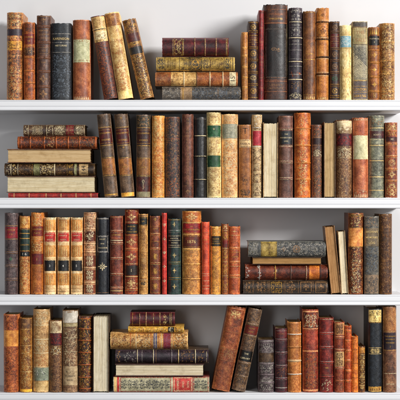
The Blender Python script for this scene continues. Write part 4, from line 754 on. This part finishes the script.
U(4, 275.4, 287.6, 328.6, 'dark maroon ribbed book fading to purple, right of the squat grey one', P('25121a', '4a212b', '723a3e', '2c161c', .3, 60), [('P', 330, 338.6, P('3c1418', '66242a', '8a403c'), [('t', 334, 'ROUSSEAU', 1.3, 'copper')]), ('g', 331, .4, 'silver'), ('b', 340.2, .0014, 'silver'), ('b', 353.2, .0014, 'silver'), ('b', 366.3, .0014, 'silver'), ('b', 379, .0012, 'silver'), ('g', 388, .8, 'silver'), ('f', 368, 377, 'rand', 'copper')])
U(4, 288.2, 301.6, 322.2, 'light orange brown ribbed book left of the book with carved panels', P('80481c', 'bb7c3c', 'dda562', '965a28', .45, 60, 220), [('f', 324, 332, 'rand', 'tan'), ('b', 334.4, .0014), ('g', 334.4, .9, 'white'), ('f', 336, 346, 'rand', 'rust'), ('b', 347.4, .0014, 'tan'), ('d', 347.4, .8, 'brown'), ('b', 361, .0014, 'cream'), ('g', 361, .7, 'cream'), ('b', 374.4, .0014), ('g', 374.4, .9, 'white'), ('f', 376, 390, 'rand', 'rust')])
U(4, 303, 319.2, 309.6, 'tall red brown book with two cream framed panels of scrollwork', P('581c12', '93402a', 'bd6c48', '46160f', .35, 60, 220), [('P', 311.2, 329.6, P('a4643c', 'd09a6c', 'e4bc90'), []), ('L', 312.6, 328.4, P('3c1210', '6a2820', '8e4a38'), [('f', 313.6, 327.6, 'arab', 'rust', .8), ('f', 313.6, 327.6, 'lace', 'cream', .8)]), ('P', 330.4, 349.6, P('6a2014', 'a04630', 'be6a4a')), ('g', 331, .4, 'copper'), ('g', 335, .3, 'copper'), ('g', 346, .3, 'copper'),
   ('P', 350.6, 391.4, P('a4643c', 'd09a6c', 'e4bc90')), ('L', 352.4, 389.6, P('541810', '82301f', 'a65038'), [('f', 353.6, 389, 'arab', 'smoke', .8), ('f', 353.6, 389, 'arab', 'rust', .6), ('f', 353.6, 389, 'lace', 'copper', .8)])])
U(4, 320, 334.2, 318, 'deep red book with dark ribs, right of the book with carved panels', P('4a1214', '7c2620', 'a44834', '360e10', .35, 60), [('g', 319.6, .5, 'cream'), ('b', 333.6, .0016, 'silver'), ('b', 347.6, .0016, 'silver'), ('b', 362.6, .0016, 'silver'), ('d', 375, .5, 'tan'), ('b', 377, .0014, 'smoke'), ('f', 380, 391, 'rand', 'cream', .7), ('o', 368, 'lozenge', 1., 'gold', 3.)])
U(4, 334.8, 344.8, 322.2, 'red brown book with two cream lace panels, between deep red and orange red books', P('5c2214', '90452a', 'b56e44', '441810', .3), [('P', 323.4, 335, P('8e5c34', 'c0905c', 'dcb886'), [('f', 324.4, 334, 'arab', 'brown')]), ('b', 337.4, .0012, 'cream'), ('b', 350.2, .0012, 'cream'), ('P', 352, 366.4, P('8e6c44', 'bc9c6c', 'd8be90'), [('f', 353, 365.5, 'arab', 'brown')]), ('b', 368, .0012, 'cream'), ('t', 374, 'IV', 2., 'copper'), ('b', 381, .0012, 'tan'), ('f', 383, 391, 'rand', 'tan')])
U(4, 345.3, 352, 325.8, 'slim orange red book in the descending row on the bottom shelf', P('74280e', 'b0501e', 'd67c3a', '5a1c0c', .3), [('b', z, .001, 'pale') for z in (331, 341, 351, 361, 371, 381)]+[('f', 327, 390, 'rand', 'rust')])
U(4, 352.2, 358.4, 336.6, 'slim bright orange book between the orange red and the shortest book', P('a8581a', 'd88430', 'eca850', 'b86420', .3), [('g', z, .4, 'brown') for z in (338, 350, 364, 378)]+[('f', 340, 389, 'rand', 'rust')])
U(4, 359, 365.4, 346.8, 'shortest book on the bottom shelf, narrow dark brown with gold lattice', P('38200f', '6c4420', 'a0753e', '2a150b', .4), [('P', 348, 353.6, P('80501c', 'b88436', 'd8a85a')), ('f', 356, 389, 'lace', 'pale', .9), ('f', 356, 389, 'chain', 'gold', .6), ('g', 355, .5, 'pale')])
U(4, 368.6, 382, 309, 'tall black cloth book with cream and gold head, belt and foot', P('10141a', '1d242c', '37404a', '2c343e', .3, 90, 260, .5, .3), [('P', 310.2, 322.2, P('a48a44', 'd6c07c', 'eee0ae'), [('f', 311.4, 314.6, 'lace', 'black'), ('t', 317.6, 'A', 3.4, 'black'), ('o', 320.4, 'lozenge', .8, 'black', 3.6), ('g', 315.4, .4, 'black')]), ('g', 322.8, .6, 'gold'), ('P', 347.6, 354.6, P('1c1c1a', '33322c', '4a483c'), [('g', 348.1, .6, 'pale'), ('f', 349.3, 353, 'arab', 'pale', .9), ('g', 354.1, .6, 'pale')]), ('P', 387, 391.8, P('9c6e22', 'd6a848', 'eecb7c'), [('f', 388, 391, 'teeth', 'brown')])], round=.2)
U(4, 383.6, 397.2, 306.6, 'tan and brown stained book with a plum label, rightmost on the bottom shelf', P('4c3020', '7f573c', 'a98260', '3a2418', .45, 50, 160), [('P', 308, 331, P('6a4020', 'a87440', 'd0a266', '5a3018', .4, 30, 100)), ('g', 331.8, .4), ('L', 333, 349.6, '38242e', [('t', 336.5, 'THE GENUINE', 1.5), ('t', 339.6, 'OF SCIENCE', 1.4), ('t', 343, 'VOYAGES', 1.6), ('t', 346.6, '2', 2.)]), ('g', 350.6, .4), ('g', 373.8, .5, 'cream'), ('g', 379.5, .3, 'tan'), ('t', 384.4, 'ANTIQUES', 1.7, 'cream'), ('g', 388.6, .4, 'tan')])

# ------------------------------------------------------------------ shelves and wall
white = paint_mat('white_satin_paint', 'e4e5e8', .4)
wallm = paint_mat('white_wall_paint', 'dcdcde', .8, 220., .02)
def make_shelf(row, label):
    z = BASE[row]; L0, L1 = WX(-70), WX(404.5); D = SHELF_DEPTH
    # profile (y, z) in mm: rounded nosing, quirk, flat fascia, cove, bead
    pr = [(0, 0)]
    nose = [(-5.5, 0.), (-7.4, -.4), (-8.6, -1.5), (-8.9, -2.8), (-8.4, -3.9), (-7.2, -4.4), (-6.8, -5.0), (-7.4, -5.6), (-8.1, -6.0), (-8.2, -8.), (-8.2, -16.5), (-7.8, -18.6), (-6.6, -20.6), (-6., -22.4),
            (-6., -24.), (-6.6, -24.6), (-8.2, -25.2), (-9.2, -26.4), (-9.5, -28.), (-9.2, -29.6), (-8.4, -31.), (-7., -31.8), (-5., -32.2)]
    pts = [(D*1000, 0)] + nose + [(D*1000, -32.2)]
    me = bpy.data.meshes.new('shelf'); bm = bmesh.new(); rings = []
    for x in (L0, L0+.3, 0, L1-.3, L1):
        rings.append([bm.verts.new((x, p[0]/1000, p[1]/1000)) for p in pts])
    n = len(pts)
    for a, b in zip(rings, rings[1:]):
        for i in range(n): bm.faces.new((a[i], a[(i+1) % n], b[(i+1) % n], b[i]))
    bm.faces.new(rings[0]); bm.faces.new(rings[-1])
    bmesh.ops.recalc_face_normals(bm, faces=bm.faces[:]); bm.to_mesh(me); bm.free()
    me.materials.append(white)
    o = bpy.data.objects.new('shelf', me); COL.objects.link(o); o.location = (0, 0, WZ(z))
    o['label'] = label; o['category'] = 'shelf'; o['group'] = 'white moulded shelf boards'
for r, l in ((1, 'topmost white moulded shelf board, carrying the row with the leaning vellum books'), (2, 'second white moulded shelf board from the top, under the book with two green bands'),
             (3, 'third white moulded shelf board, under the three matching tan volumes'), (4, 'lowest white moulded shelf board, cut by the bottom edge of the picture')):
    make_shelf(r, l)
me = bpy.data.meshes.new('wall'); yw = SHELF_DEPTH+.0005
me.from_pydata([(-4, yw, -2.2), (4, yw, -2.2), (4, yw, 2.6), (-4, yw, 2.6)], [], [(0, 1, 2, 3)]); me.materials.append(wallm)
wl = bpy.data.objects.new('wall', me); COL.objects.link(wl); wl['kind'] = 'structure'

for sp_ in BOOKS: make_book(sp_)

# ------------------------------------------------------------------ light
def area(name, loc, size, power, col, target=(0, .1, 0)):
    l = bpy.data.lights.new(name, 'AREA'); l.shape = 'RECTANGLE'; l.size, l.size_y = size; l.energy = power; l.color = col
    o = bpy.data.objects.new(name, l); COL.objects.link(o); o.location = loc
    o.rotation_euler = (Vector(target)-Vector(loc)).to_track_quat('-Z', 'Y').to_euler()
area('studio_softbox', (3.3, -3.35, 1.75), (1.05, 1.45), 300, (1., .985, .965))
area('studio_fill_softbox', (-.9, -3.9, .5), (.5, 2.4), 33, (1., .99, .98))
w = bpy.data.worlds.new('World'); SC.world = w; w.use_nodes = True
w.node_tree.nodes['Background'].inputs[0].default_value = (.96, .97, 1., 1); w.node_tree.nodes['Background'].inputs[1].default_value = .15
# ------------------------------------------------------------------ camera
cd = bpy.data.cameras.new('camera'); cam = bpy.data.objects.new('camera', cd); COL.objects.link(cam)
DC = 5.2; cam.location = (0, -DC, 0); cam.rotation_euler = (R(90), 0, 0)
cd.sensor_width = 36; cd.lens = 36*DC/1.2; cd.clip_end = 100
SC.camera = cam
SC.view_settings.view_transform = 'Standard'; SC.view_settings.look = 'None'; SC.view_settings.exposure = 0; SC.view_settings.gamma = 1
